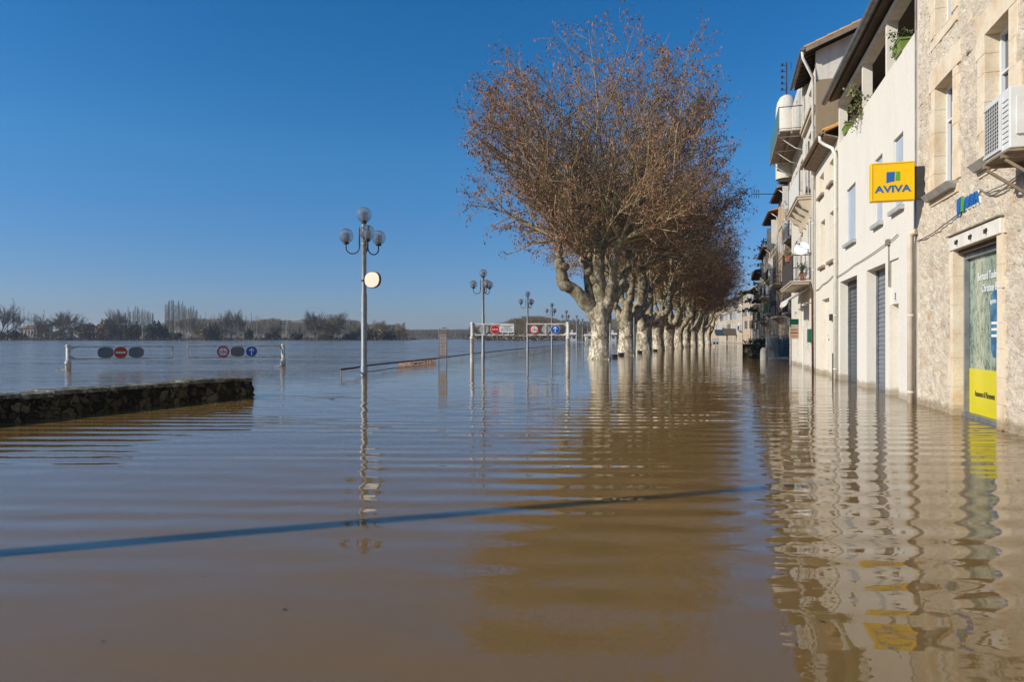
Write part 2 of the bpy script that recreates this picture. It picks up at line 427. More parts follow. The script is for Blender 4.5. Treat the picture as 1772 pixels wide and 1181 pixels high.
def watermat():
    t = NT('muddy_flood_water'); t.set(.03, 0, .5)
    t.b.inputs['IOR'].default_value = 1.43
    t.b.inputs['Subsurface Weight'].default_value = .75; t.b.inputs['Subsurface Radius'].default_value = (1.0, .65, .35); t.b.inputs['Subsurface Scale'].default_value = .07
    f = t.noise(.12, 4, .6, t.coord((.5, 1, 1)))
    t.base(t.ramp(f, [(.3, (.198, .121, .042)), (.7, (.175, .107, .037))]))
    tc = t.n.new('ShaderNodeTexCoord'); sx = t.n.new('ShaderNodeSeparateXYZ'); t.l.new(tc.outputs['Object'], sx.inputs[0])
    x, y = sx.outputs[0], sx.outputs[1]
    # open river beyond the quay rail
    side = t.math('SUBTRACT', t.math('MULTIPLY', y, .155), t.math('ADD', x, 8.6))
    def rng(v, a, b, c=0.0, d=1.0):
        m = t.n.new('ShaderNodeMapRange'); m.interpolation_type = 'SMOOTHSTEP'
        m.inputs['From Min'].default_value = a; m.inputs['From Max'].default_value = b; m.inputs['To Min'].default_value = c; m.inputs['To Max'].default_value = d
        t.l.new(v, m.inputs[0]); return m.outputs[0]
    river = t.math('MULTIPLY', rng(side, -3, 6), rng(y, 9, 24))
    # long gentle rings
    w = t.n.new('ShaderNodeTexWave'); w.wave_type = 'BANDS'; w.bands_direction = 'Y'; w.inputs['Scale'].default_value = .78
    w.inputs['Distortion'].default_value = 5.0; w.inputs['Detail'].default_value = 1.5; w.inputs['Detail Scale'].default_value = .45
    t.l.new(t.coord((.22, 1, 1), (0, 0, R(4))), w.inputs['Vector'])
    patch = t.noise(.28, 3, .6, t.coord((.7, 1, 1)))
    h1 = t.math('MULTIPLY', t.math('MULTIPLY', w.outputs['Fac'], rng(patch, .40, .62, .18, 1.0)), .0085)
    h1 = t.math('MULTIPLY', t.math('MULTIPLY', h1, rng(y, 1.5, 5, .25, 1.0)), rng(y, 8, 17, 1.0, .22))
    w2 = t.n.new('ShaderNodeTexWave'); w2.wave_type = 'RINGS'; w2.rings_direction = 'Z'; w2.inputs['Scale'].default_value = .52
    w2.inputs['Distortion'].default_value = 3.0; w2.inputs['Detail'].default_value = 1.0; w2.inputs['Detail Scale'].default_value = .3
    mp2 = t.n.new('ShaderNodeMapping'); mp2.inputs['Location'].default_value = (-9, -22, 0); t.l.new(tc.outputs['Object'], mp2.inputs['Vector']); t.l.new(mp2.outputs[0], w2.inputs['Vector'])
    patch2 = t.noise(.28, 2, .5, t.coord((.5, 1, 1), (0, 0, 1.0)))
    h1 = t.math('ADD', h1, t.math('MULTIPLY', t.math('MULTIPLY', w2.outputs['Fac'], rng(patch2, .42, .68, 0.0, 1.0)), .0034))
    h2 = t.math('MULTIPLY', t.noise(1.5, 1.5, .45, t.coord((.55, 1.25, 1)), .4), .0125)
    h3 = t.math('MULTIPLY', t.noise(6.5, 2, .5, t.coord((.4, 1.3, 1)), .3), .0012)
    h4 = t.math('MULTIPLY', t.math('MULTIPLY', t.noise(1.3, 4, .62, t.coord((.35, 1.2, 1)), .5), river), .09)
    streak = t.noise(.16, 5, .68, t.coord((.22, 1.5, 1)), .6)
    rv = t.math('MULTIPLY', t.math('SUBTRACT', streak, .42, True), 1.1, True)
    t.l.new(t.math('ADD', t.math('MULTIPLY', river, rv), .02), t.b.inputs['Roughness'])
    h = t.math('ADD', t.math('ADD', h1, h2), t.math('ADD', h3, h4))
    t.bump(h, 1.0); return t.mat
m_water = watermat()

# ------------------------------------------------------------------ water and land
mb = MB()
xs = [-3000, -600, -150, -40, -12, 0, 12, 40, 150, 600, 3000]; ys = [-200, -40, 0, 8, 20, 50, 120, 300, 700, 1500, 5000]
vs = [(x, y, 0) for y in ys for x in xs]
mb.add(vs, [(j * 11 + i, j * 11 + i + 1, (j + 1) * 11 + i + 1, (j + 1) * 11 + i) for j in range(10) for i in range(10)])
tag(obj('water', mb, m_water), kind='structure')
def ridge(name, pts, depth, mat, seed=0, nz=.15, low=-1.0):
    """rolling ground: pts = (px, crest_py, distance); rises from the water and falls away behind"""
    rg = random.Random(seed); mb = MB(); rows = []
    for i in range(len(pts) - 1):
        n = 10
        for k in range(n + (i == len(pts) - 2)):
            a = k / n; px = pts[i][0] * (1 - a) + pts[i + 1][0] * a; py = pts[i][1] * (1 - a) + pts[i + 1][1] * a; d = pts[i][2] * (1 - a) + pts[i + 1][2] * a
            top = P(px, py, d + depth * .4); hz = top.z * (1 + rg.uniform(-nz, nz))
            f = P(px, 586, d); b = P(px, 586, d + depth)
            rows.append([(f.x, f.y, low), (f.x * 1.0, f.y + depth * .05, hz * .35), (top.x * .97 + f.x * .03, f.y + depth * .2, hz * .8), (top.x, top.y, hz), (b.x, b.y, hz * .6), (b.x, b.y + depth, low)])
    m = len(rows[0])
    mb.add([p for r in rows for p in r], [(i * m + j, (i + 1) * m + j, (i + 1) * m + j + 1, i * m + j + 1) for i in range(len(rows) - 1) for j in range(m - 1)], 0, True)
    return tag(obj(name, mb, mat), kind='structure')
ridge('far_bank', [(-500, 585.2, 455), (0, 585.0, 455), (400, 585, 460), (705, 585, 470), (716, 585.6, 480)], 150, m_bank, 1)
ridge('distant_bank', [(640, 584.6, 1000), (860, 584.6, 900), (1010, 583, 520), (1300, 583, 420)], 250, m_bank, 2)
ridge('hill', [(330, 551, 1500), (460, 556, 1500), (560, 553, 1500), (640, 566, 1700), (700, 571, 1900), (830, 570, 1900), (1000, 566, 1800)], 700, m_hill, 3, .05)
ridge('hillside', [(820, 580, 560), (870, 560, 530), (930, 552, 500), (1010, 556, 480), (1100, 552, 460), (1250, 545, 430), (1400, 540, 400)], 200, m_hill, 4, .06)

# ------------------------------------------------------------------ trees
def prisms(P0, P1, R0, R1, n=3):
    P0 = np.asarray(P0, float); P1 = np.asarray(P1, float); R0 = np.asarray(R0, float)[:, None]; R1 = np.asarray(R1, float)[:, None]
    d = P1 - P0; L = np.linalg.norm(d, axis=1, keepdims=True); d = d / np.maximum(L, 1e-6)
    up = np.where(np.abs(d[:, 2:3]) > .9, np.array([[1., 0, 0]]), np.array([[0., 0, 1]]))
    a = np.cross(d, up); a /= np.linalg.norm(a, axis=1, keepdims=True); b = np.cross(d, a)
    V = []
    for Pn, Rn in ((P0, R0), (P1, R1)):
        for k in range(n):
            t = 2 * math.pi * k / n
            V.append(Pn + (a * math.cos(t) + b * math.sin(t)) * Rn)
    V = np.stack(V, 1).reshape(-1, 3)
    base = (np.arange(len(P0)) * 2 * n)[:, None]
    F = np.concatenate([base + np.array([[k, (k + 1) % n, n + (k + 1) % n, n + k]]) for k in range(n)], 0)
    return V, F
def fastmesh(name, V, F, mat, smooth=True):
    me = bpy.data.meshes.new(name); me.vertices.add(len(V)); me.vertices.foreach_set('co', V.ravel())
    me.loops.add(F.size); me.polygons.add(len(F))
    me.loops.foreach_set('vertex_index', F.ravel().astype(np.int32))
    me.polygons.foreach_set('loop_start', (np.arange(len(F)) * F.shape[1]).astype(np.int32))
    me.polygons.foreach_set('use_smooth', np.full(len(F), smooth))
    me.materials.append(mat); me.update(calc_edges=True); return me
def leafquads(C, size, rg, hang=.6, asp=.55):
    C = np.asarray(C); n = len(C)
    a = rg.normal(size=(n, 3)); a /= np.linalg.norm(a, axis=1, keepdims=True)
    dn = rg.normal(size=(n, 3)) * (1 - hang) + np.array([[0, 0, -hang]]) * 1.5
    dn /= np.linalg.norm(dn, axis=1, keepdims=True)
    a = np.cross(a, dn); a /= np.maximum(np.linalg.norm(a, axis=1, keepdims=True), 1e-6)
    s = rg.uniform(.6, 1.25, (n, 1)) * size
    V = np.stack([C, C + dn * s * .5 + a * s * asp * .5, C + dn * s, C + dn * s * .45 - a * s * asp * .5], 1).reshape(-1, 3)
    F = np.arange(4 * n).reshape(-1, 4); return V, F
def unit(v): return v / max(np.linalg.norm(v), 1e-9)

def plane_tree(seed, limbs, r_base=.64, cr=8.2, top=19.2, mid=10.6, low=5.6, dens=1.0):
    """limbs: list of (points, radii, outward azimuth or None, shoots). Returns meshes trunk, branches, crown twigs + leaves."""
    rg = np.random.default_rng(seed); rr = random.Random(seed)
    def envd(p):
        z = p[2] - mid; rz = (top - mid) if z > 0 else (mid - low)
        return ((math.hypot(p[0], p[1]) / cr) ** 2.1 + (abs(z) / rz) ** 2.1) ** (1 / 2.1)
    mb = MB()
    # trunk
    zs = [-.6, -.1, .25, .7, 1.2, 1.8, 2.4, 2.9, 3.3]
    rs = [r_base * k for k in (1.25, 1.1, .98, .90, .88, .92, 1.0, .92, .55)]
    pts = []; n = 20; 
    for z, r in zip(zs, rs):
        cx, cy = .05 * math.sin(z * 2 + seed), .05 * math.cos(z * 1.7 + seed)
        for k in range(n):
            a = 2 * math.pi * k / n
            q = r * (1 + .07 * math.sin(3 * a + seed + z * .6) + .05 * math.sin(5 * a - z * 1.3) + rr.uniform(-.025, .025))
            pts.append((cx + q * math.cos(a), cy + q * math.sin(a), z))
    mb.add(pts, [(i * n + k, i * n + (k + 1) % n, (i + 1) * n + (k + 1) % n, (i + 1) * n + k) for i in range(len(zs) - 1) for k in range(n)], 0, True)
    tips = []
    for (pp, ra, sh) in limbs:
        # resample limb with knobs
        q = []; qr = []
        for i in range(len(pp) - 1):
            a = np.array(pp[i], float); b = np.array(pp[i + 1], float); m = 4
            for k in range(m):
                t = k / m; c = a * (1 - t) + b * t + rg.normal(size=3) * .035
                q.append(c); qr.append((ra[i] * (1 - t) + ra[i + 1] * t) * rr.uniform(.92, 1.12))
        q.append(np.array(pp[-1], float)); qr.append(ra[-1] * 1.1)
        mb.tube(q, qr, 12, 0, True, .07, rr)
        mb.sphere(q[-1] + np.array([0, 0, .02]), qr[-1] * 1.45, 10, 7, 0, .9)
        for i in (len(q) - 1, len(q) // 2, int(len(q) * .75)):          # burrs left by years of pollarding
            mb.sphere(q[i] + rg.normal(size=3) * qr[i] * .35, qr[i] * rr.uniform(.95, 1.15), 10, 7, 0, rr.uniform(.8, 1.2))
        tips.append((q, qr, sh))
    trunk = mb
    B0, B1, BR0, BR1 = [], [], [], []; T0, T1, TR0, TR1 = [], [], [], []; LF = []
    def seg(big, a, b, r0, r1):
        if big: B0.append(a); B1.append(b); BR0.append(r0); BR1.append(r1)
        else: T0.append(a); T1.append(b); TR0.append(r0); TR1.append(r1)
    def twig(p, d, L):
        q = p + d * L * .5 + rg.normal(size=3) * L * .06; e = q + unit(d + np.array([0, 0, .25]) + rg.normal(size=3) * .2) * L * .5
        seg(0, p, q, .013, .010); seg(0, q, e, .010, .006)
        outer = min(1.0, max(.12, (envd(e) - .35) * 1.7))
        for _ in range(2):
            s = q if rr.random() < .5 else e
            t = s + unit(d + rg.normal(size=3) * .7) * L * rr.uniform(.3, .55); seg(0, s, t, .008, .004)
            if rr.random() < outer: LF.append(t)
        if rr.random() < outer: LF.append(e)
        if rr.random() < outer * .8: LF.append(q)
        if rr.random() < outer * .6: LF.append(e + rg.normal(size=3) * .08)
    def branch(p, d, L, r):
        n = max(2, int(L / .5)); st = L / n
        for i in range(n):
            d = unit(d + np.array([0, 0, .05]) + rg.normal(size=3) * .16); e = p + d * st
            if envd(e) > 1.06 * rr.uniform(.9, 1.1): return
            ra = r * (1 - i / n) + .007; rb = r * (1 - (i + 1) / n) + .007
            seg(ra > .03, p, e, ra, rb)
            for _ in range(rr.choice((1, 2, 2)) if i > 0 else 1):
                if rr.random() < dens:
                    ax = unit(np.cross(d, rg.normal(size=3))); a = rr.uniform(.4, .95)
                    twig(p + (e - p) * rr.random(), d * math.cos(a) + ax * math.sin(a), rr.uniform(.35, .95))
            p = e
    def shoot(p, d, r):
        st = .55; L = 0; maxL = 16; r0 = r; bend = rr.uniform(-.012, .018) if d[2] > .3 else rr.uniform(0, .03)
        # length to the dome
        q = p.copy(); n = 0
        while envd(q + d * st) < .97 and n < 30: q = q + d * st; n += 1
        n = max(n, 3)
        for i in range(n):
            d = unit(d + np.array([0, 0, bend]) + rg.normal(size=3) * .075); e = p + d * st
            f = i / n; ra = r0 * (1 - f) ** 1.1 + .012; rb = r0 * (1 - (i + 1) / n) ** 1.1 + .012
            seg(1, p, e, ra, rb)
            if .2 < f < .6 and rr.random() < .11 and r0 > .05:      # the shoot forks
                ax = unit(np.cross(d, rg.normal(size=3))); shoot(e, unit(d * math.cos(.5) + ax * math.sin(.5)), rb * .85)
            if f > .08:
                k = 2 if rr.random() < .45 else 1
                for _ in range(k):
                    ax = unit(np.cross(d, rg.normal(size=3))); a = rr.uniform(.5, 1.05)
                    LL = (1.3 + (n - i) * st * .32) * rr.uniform(.6, 1.2)
                    branch(p + (e - p) * rr.random(), unit(d * math.cos(a) + ax * math.sin(a)), min(LL, 4.2), ra * .5)
            p = e
    for q, qr, sh in tips:
        for k in range(int(sh * 1.05)):
            i = len(q) - 1 if k < sh * 1.0 else int(len(q) * rr.uniform(.55, .95))
            o = q[i]; az = math.atan2(o[1], o[0]) if math.hypot(o[0], o[1]) > .5 else rr.uniform(0, 6.28)
            az += rr.gauss(0, .9); th = (rr.uniform(.04, .5), rr.uniform(.4, .9), rr.uniform(.8, 1.3), rr.uniform(1.15, 1.75))[(k * 7 + int(rr.random() * 2)) % 4]
            d = np.array([math.sin(th) * math.cos(az), math.sin(th) * math.sin(az), math.cos(th)])
            shoot(o + d * qr[i] * .6, d, rr.uniform(.06, .105))
    V, F = prisms(B0, B1, BR0, BR1, 4); mbr = fastmesh('branches', V, F, m_branch)
    V, F = prisms(T0, T1, TR0, TR1, 3); 
    LF = LF + [p + rg.normal(size=3) * .1 for p in LF[::2]]; LV, LFc = leafquads(LF, .145, rg)
    me = fastmesh('twigs', V, F, m_twig); ml = fastmesh('leaves', LV, LFc, m_dryleaf, False)
    return trunk, mbr, me, ml
def tree_proto(name, seed, limbs, **k):
    tr, br, tw, lf = plane_tree(seed, limbs, **k)
    t = thing(name, (0, 0, 0), 'x', 'tree', 'pollarded plane trees along the quay')
    obj('trunk', tr, m_bark, t)
    for nm, me in (('branches', br), ('crown', tw), ('dry_leaves', lf)):
        o = bpy.data.objects.new(nm, me); COL.objects.link(o); o.parent = t
    return t
limbs1 = [
    ([(-.15, 0, 2.2), (-.45, -.05, 2.8), (-1.14, -.1, 3.65), (-1.7, -.1, 4.1), (-2.25, -.1, 4.3), (-2.32, -.1, 5.2), (-2.5, 0, 5.95), (-2.4, 0, 6.9)], [.5, .42, .36, .34, .36, .30, .27, .20], 9),
    ([(-.2, .2, 2.6), (-.55, .3, 3.5), (-.75, .35, 4.3), (-.66, .5, 5.1), (-.9, .9, 5.9)], [.34, .24, .22, .24, .16], 6),
    ([(0, 0, 2.5), (0, .05, 3.6), (-.1, 0, 4.5), (-.16, 0, 5.7), (0, .0, 6.6)], [.52, .42, .36, .33, .26], 11),
    ([(.1, -.1, 2.6), (.42, -.3, 3.4), (.58, -.55, 4.3), (.66, -.8, 5.6), (.9, -1.2, 6.6)], [.4, .30, .26, .25, .18], 8),
    ([(.1, .1, 2.6), (.6, .5, 3.4), (1.3, 1.0, 4.2), (1.7, 1.3, 5.2), (1.9, 1.5, 6.2)], [.4, .28, .24, .22, .16], 8),
    ([(-.1, .2, 2.6), (-.2, .9, 3.4), (-.3, 1.6, 4.1), (-.3, 2.0, 5.2), (-.4, 2.3, 6.2)], [.36, .28, .24, .22, .16], 7)]
limbs2 = [
    ([(-.1, 0, 2.0), (-.5, 0, 2.8), (-.85, .05, 3.6), (-.75, .1, 4.6), (-1.1, .1, 5.8)], [.42, .33, .27, .25, .18], 8),
    ([(.1, 0, 2.0), (.35, -.1, 2.7), (.85, -.2, 3.5), (1.05, -.2, 4.3), (1.15, -.2, 5.3), (1.0, -.2, 6.2)], [.45, .38, .36, .33, .34, .24], 10),
    ([(0, .2, 2.2), (.1, .8, 3.2), (-.2, 1.4, 4.2), (-.3, 1.7, 5.5)], [.36, .28, .24, .16], 8),
    ([(0, -.2, 2.2), (-.1, -.8, 3.2), (.1, -1.3, 4.2), (.2, -1.5, 5.5)], [.36, .28, .24, .16], 8),
    ([(.1, 0, 2.2), (1.0, .5, 3.0), (1.8, .9, 4.0), (2.0, 1.1, 5.2)], [.34, .28, .24, .16], 8)]
limbs3 = [
    ([(0, 0, 1.8), (-.5, 0, 2.5), (-1.3, 0, 3.1), (-2.1, .1, 3.5), (-2.3, .1, 4.6), (-2.2, .1, 5.4)], [.4, .32, .28, .27, .25, .17], 8),
    ([(0, 0, 1.8), (.4, 0, 2.6), (1.1, .1, 3.6), (1.4, .1, 4.8), (1.5, .2, 5.8)], [.42, .34, .28, .26, .17], 9),
    ([(0, .1, 1.8), (-.1, .6, 2.8), (0, 1.2, 4.0), (0, 1.6, 5.3)], [.4, .32, .26, .17], 9),
    ([(0, -.1, 1.8), (.1, -.6, 2.8), (-.1, -1.2, 4.0), (.1, -1.6, 5.3)], [.4, .32, .26, .17], 9)]
proto = [tree_proto('plane_tree', 11, limbs1), tree_proto('plane_tree', 23, limbs2, r_base=.62, top=18.6, cr=8.1), tree_proto('plane_tree', 37, limbs3, r_base=.66, top=18, cr=8.0)]
trow = [(1040, 39.4, 0, 0, 1), (1085, 49.5, 1, 0, 1), (1115, 59, 2, 2.6, 1), (1139, 68, 1, 3.5, .97), (1157, 77, 2, 1.1, .98), (1174.5, 86, 0, 2.2, .92), (1188, 95, 1, 5.0, .92), (1200, 105, 2, 4.2, .92), (1214, 115, 0, 4.0, .88), (1226, 127, 1, 1.7, .85)]
tlab = ['nearest and largest pollarded plane tree, left limb bent in an elbow above the floodwater',
        'second plane tree of the quay row, dark shaded V-shaped limbs just behind the nearest one',
        'third plane tree of the quay row, short stout trunk standing in floodwater',
        'fourth plane tree of the quay row, slender forking trunk in the flood',
        'fifth plane tree of the quay row, between the fourth and sixth trunks',
        'sixth plane tree of the quay row counted from the camera',
        'seventh plane tree of the quay row counted from the camera',
        'eighth plane tree of the quay row counted from the camera',
        'ninth plane tree of the quay row, small in the distance',
        'farthest plane tree of the quay row, nearest to the far house fronts']
used = set()
for (px, d, pi, rz, sc), lb in zip(trow, tlab):
    r = proto[pi] if pi not in used else copy_tree(proto[pi])
    used.add(pi)
    r.location = ((px - 886) / FPX * d, d, 0); r.rotation_euler = (0, 0, rz); r.scale = (sc, sc, sc); r['label'] = lb

# far trees: a few meshes, many individual trees
def bare_tree(seed, h, w, mat, low=.12, twr=.07, n1=9, trunk=True, dense=1.0):
    rg = np.random.default_rng(seed); rr = random.Random(seed); S = []
    def rec(p, d, L, r, lv):
        n = 3; q = p
        for i in range(n):
            d = unit(d + rg.normal(size=3) * .14 + np.array([0, 0, .05])); e = q + d * L / n
            S.append((q, e, max(r * (1 - .25 * i / n), twr * .5), max(r * (1 - .25 * (i + 1) / n), twr * .4)))
            if lv > 0 and (i > 0 or lv < 3):
                for _ in range(2 if lv > 1 else int(2 * dense) + 1):
                    ax = unit(np.cross(d, rg.normal(size=3))); a = rr.uniform(.4, .9)
                    rec(e, unit(d * math.cos(a) + ax * math.sin(a) + np.array([0, 0, .1])), L * rr.uniform(.5, .72), r * .5, lv - 1)
            q = e
        if lv > 0: rec(q, d, L * .7, r * .6, lv - 1)
    if trunk: S.append((np.array([0, 0, -1.]), np.array([0, 0, h * low]), h * .035, h * .028))
    for k in range(n1):
        az = k * 2.4 + rr.uniform(-.4, .4); th = rr.uniform(.1, 1.15) * w / h * 1.1
        d = np.array([math.sin(th) * math.cos(az), math.sin(th) * math.sin(az), math.cos(th)])
        rec(np.array([0, 0, h * low * .9]), d, h * .38 * rr.uniform(.8, 1.1), h * .014, 3)
    V, F = prisms([s[0] for s in S], [s[1] for s in S], [s[2] for s in S], [s[3] for s in S], 3)
    return fastmesh('bare_tree', V * np.array([[1, 1, h / max(V[:, 2].max(), 1e-3)]]), F, mat)
def poplar(seed, h, mat_t, mat_b, w=.11, bare=.3, twr=.045, n=90):
    rg = np.random.default_rng(seed); rr = random.Random(seed)
    T = []; S = []; p = np.array([0, 0, -1.]); k = 8
    for i in range(k):
        e = np.array([rr.gauss(0, .12), rr.gauss(0, .12), -1 + (h + 1) * (i + 1) / k]); T.append((p, e, .30 * (1 - i / k) + .04, .30 * (1 - (i + 1) / k) + .04)); p = e
    for i in range(n):
        z = h * (bare + (1 - bare) * (i / n) ** .9); az = rr.uniform(0, 6.28); th = rr.uniform(.2, .5)
        L = h * w * (.22 + 1.05 * (1 - (z / h - bare) / (1 - bare)) ** .7) * rr.uniform(.6, 1.2)
        d = np.array([math.sin(th) * math.cos(az), math.sin(th) * math.sin(az), math.cos(th)]); a = np.array([0, 0, z]); b = a + d * L * 1.6
        if b[2] > h * 1.02: b = a + d * (h * 1.02 - z) / d[2]
        S.append((a, b, twr, twr * .5))
        for j in range(3):
            c = a + (b - a) * rr.uniform(.25, .9); e = c + unit(d + rg.normal(size=3) * .45) * L * .5; S.append((c, e, twr * .8, twr * .4))
    out = []
    for nm, L_, m in (('trunk', T, mat_t), ('crown', S, mat_b)):
        V, F = prisms([s[0] for s in L_], [s[1] for s in L_], [s[2] for s in L_], [s[3] for s in L_], 3); out.append(fastmesh(nm, V, F, m))
    return out
def bush_mesh(seed, w, h, mat, n=1600, size=.7, zc=.0):
    rg = np.random.default_rng(seed); C = []
    lobes = [(rg.uniform(-.55, .55) * w, rg.uniform(-.4, .4) * w, rg.uniform(.25, .62) * h, rg.uniform(.3, .5)) for _ in range(7)]
    for i in range(n):
        l = lobes[i % 7]; v = unit(rg.normal(size=3)) * rg.uniform(.5, 1.0)
        c = np.array([l[0] + v[0] * l[3] * w * .55, l[1] + v[1] * l[3] * w * .55, l[2] + v[2] * l[3] * h * .85]); c[2] = max(c[2], zc); C.append(c)
    V, F = leafquads(C, size, rg, .1, .9); return fastmesh('foliage', V, F, mat, False)
def place(name, meshes, px, py, d, label, cat, group, sc=1.0, rz=0.0, z=None, sx=None):
    loc = P(px, 586, d); loc.z = 0 if z is None else z
    if len(meshes) == 1:
        o = bpy.data.objects.new(name, meshes[0][1]); COL.objects.link(o)
    else:
        o = bpy.data.objects.new(name, None); COL.objects.link(o)
        for nm, me in meshes:
            c = bpy.data.objects.new(nm, me); COL.objects.link(c); c.parent = o
    o.location = loc; o.rotation_euler = (0, 0, rz); o.scale = (sx or sc, sx or sc, sc)
    return tag(o, label, cat, group)
oak = [bare_tree(s, 20, 1.0 * 18, m_fartwig_dark, .16, .10, 8) for s in (1, 2)]
oakw = [bare_tree(5, 20, 26, m_fartwig_dark, .14, .12, 10), bare_tree(6, 20, 24, m_farbrown, .05, .12, 11)]
pops = [poplar(s, 25, m_poptrunk, m_fartwig, .085, .24) for s in (1, 2, 3)]
popthin = [poplar(s, 22, m_poptrunk, m_fartwig, .10, .35, .03, 34) for s in (7, 8)]
evg = [bush_mesh(3, 9, 8, m_evergreen, 1500, 1.1), bush_mesh(4, 9, 8, m_olive, 1500, 1.1), bush_mesh(9, 9, 8, m_farbrown, 1500, 1.1)]
S_ = 460 / FPX
rr = random.Random(5)
GB = 'bare trees on the far river bank'
def oakat(me, px, topy, label, d=462, basew=None, rz=0):
    h = (586 - topy) * d / FPX + 1.2; sc = h / 20
    return place('bare_tree', [('crown', me)], px, 0, d, label, 'tree', GB, sc, rz, sx=(basew * d / FPX / 20) if basew else None)
oakat(oakw[0], 103, 535, 'broad round bare tree on the far bank right of the pale houses', 455, 62, .3)
oakat(oak[0], 0, 520, 'tall bare tree cut by the left edge of the photo on the far bank', 430, 50, 1)
oakat(oak[1], 201, 530, 'ivy-clad bare tree standing above russet thicket on the far bank', 458, 32, 2)
oakat(oak[0], 400, 531, 'lone tall bare tree right of the dense poplar clump on the far bank', 462, 34, .5)
oakat(oak[1], 545, 534, 'left one of the two large spreading bare trees near mid river bank', 455, 38, 3)
oakat(oakw[0], 575, 536, 'right one of the two large spreading bare trees near mid river bank', 455, 58, 1.7)
oakat(oak[0], 477, 556, 'small crooked dark bare tree on the far bank among pale poplars', 458, 18, 4)
oakat(oakw[1], 655, 552, 'rounded russet bare tree right of the near lamp post on the far bank', 470, 56, 0)
oakat(oakw[1], 686, 562, 'dark rounded bare tree ending the far bank wood', 468, 40, 2)
oakat(oakw[1], 620, 566, 'low bare tree left of the near lamp post on the far bank', 470, 40, 3)
oakat(oakw[1], 362, 553, 'russet bushy tree right of the poplar clump on the far bank', 462, 40, 1)
oakat(oakw[1], 270, 556, 'low twiggy tree left of the dense poplar clump', 458, 30, 4)
# dense clump and other countable poplars
GP = 'poplars on the far river bank'
k = 0
def pop(px, topy, lab, thin=False, d=None):
    global k
    d = d or 462 + rr.uniform(0, 18); hh = (586 - topy) * d / FPX + 1.2
    ms = (popthin if thin else pops); a = ms[k % len(ms)]; k += 1
    H = 22 if thin else 25
    place('poplar_tree', [('trunk', a[0]), ('crown', a[1])], px, 0, d, lab, 'tree', GP, hh / H, rr.uniform(0, 6), sx=.9)
for i in range(26):
    x = 286 + i * 2.15 + rr.uniform(-.8, .8); pop(x, (524 if x < 305 else 524 + (x - 305) * .3) + rr.uniform(-5, 5), 'tall poplar of the dense clump standing highest on the far bank')
for i in range(20):
    x = 216 + i * 2.6 + rr.uniform(-1, 1); pop(x, 533 + rr.uniform(-5, 7) + abs(x - 238) * .15, 'poplar of the lower clump left of the dense one on the far bank')
for x, y in ((8, 530), (13, 541), (23, 516), (28, 545), (35, 533), (41, 532), (49, 540), (54, 543), (63, 550), (76, 536), (88, 545), (127, 552), (142, 550)):
    pop(x, y, 'thin leafless poplar in the sparse row before the pale houses', True, 450 + rr.uniform(0, 6))
for i in range(34):
    x = 342 + i * 3.4 + rr.uniform(-1.5, 1.5); pop(x, 545 + rr.uniform(-6, 8), 'thin pale poplar rising over the wood between the poplar clump and the two spreading trees', True, 478 + rr.uniform(0, 20))
# the massed plantation behind: nobody could count it
def wood(name, x0, x1, topf, d0, d1, n, mt, mbm, label, seed, group=None, w=.10, bare=.25, bigr=1.0, nb=26):
    rg = np.random.default_rng(seed); T = [[], [], [], []]; S = [[], [], [], []]
    for i in range(n):
        d = rg.uniform(d0, d1); px = rg.uniform(x0, x1); h = (586 - topf(px)) * d / FPX + 1.2; h *= rg.uniform(.86, 1.04)
        X = (px - 886) / FPX * d; b = np.array([X, d, -1.]); t = np.array([X + rg.normal() * .4, d, h])
        r = .16 * bigr * d / 480
        T[0].append(b); T[1].append(t); T[2].append(r); T[3].append(r * .3)
        for j in range(nb):
            z = h * (bare + (1 - bare) * rg.uniform() ** .8); az = rg.uniform(0, 6.28); th = rg.uniform(.2, .8)
            L = h * w * 1.5 * rg.uniform(.6, 1.3); a = np.array([X, d, z]); e = a + np.array([math.sin(th) * math.cos(az), math.sin(th) * math.sin(az), math.cos(th)]) * L
            e[2] = min(e[2], h); S[0].append(a); S[1].append(e); S[2].append(.09 * bigr * d / 480); S[3].append(.05 * bigr)
    V1, F1 = prisms(*T, 3); V2, F2 = prisms(*S, 3)
    V = np.concatenate([V1, V2]); F = np.concatenate([F1, F2 + len(V1)])
    me = fastmesh(name, V, F, mt); me.materials.append(mbm)
    mi = np.zeros(len(F), np.int32); mi[len(F1):] = 1; me.polygons.foreach_set('material_index', mi)
    o = bpy.data.objects.new(name, me); COL.objects.link(o)
    return tag(o, label, 'wood', group, 'stuff')
wood('poplar_plantation', 270, 700, lambda x: 556 + 4 * math.sin(x * .05) + max(0, (x - 560) * .03), 485, 560, 760, m_poptrunk, m_fartwig, 'pale brown poplar plantation massed along the far bank behind the single trees', 1, nb=30)
wood('distant_wood', 690, 850, lambda x: 571, 900, 1050, 360, m_fartwig, m_fartwig, 'low bluish brown wood on the most distant bank left of the height barrier', 2, w=.18, bare=.1, nb=24)
wood('hillside_wood', 812, 1300, lambda x: 566 - 18 * math.exp(-((x - 925) / 60) ** 2) - max(0, (x - 960) * .03), 430, 560, 520, m_farbrown, m_farbrown, 'brown leafless wood covering the hillside behind the row of lamps', 3, w=.28, bare=.08, bigr=1.2, nb=34)
wood('bank_thicket', 80, 290, lambda x: 571 + 4 * math.sin(x * .09), 478, 500, 300, m_fartwig_dark, m_fartwig_dark, 'dark leafless thicket along the far bank around the houses', 4, w=.3, bare=.05, nb=30)
GS = 'shrubs on the far river bank'
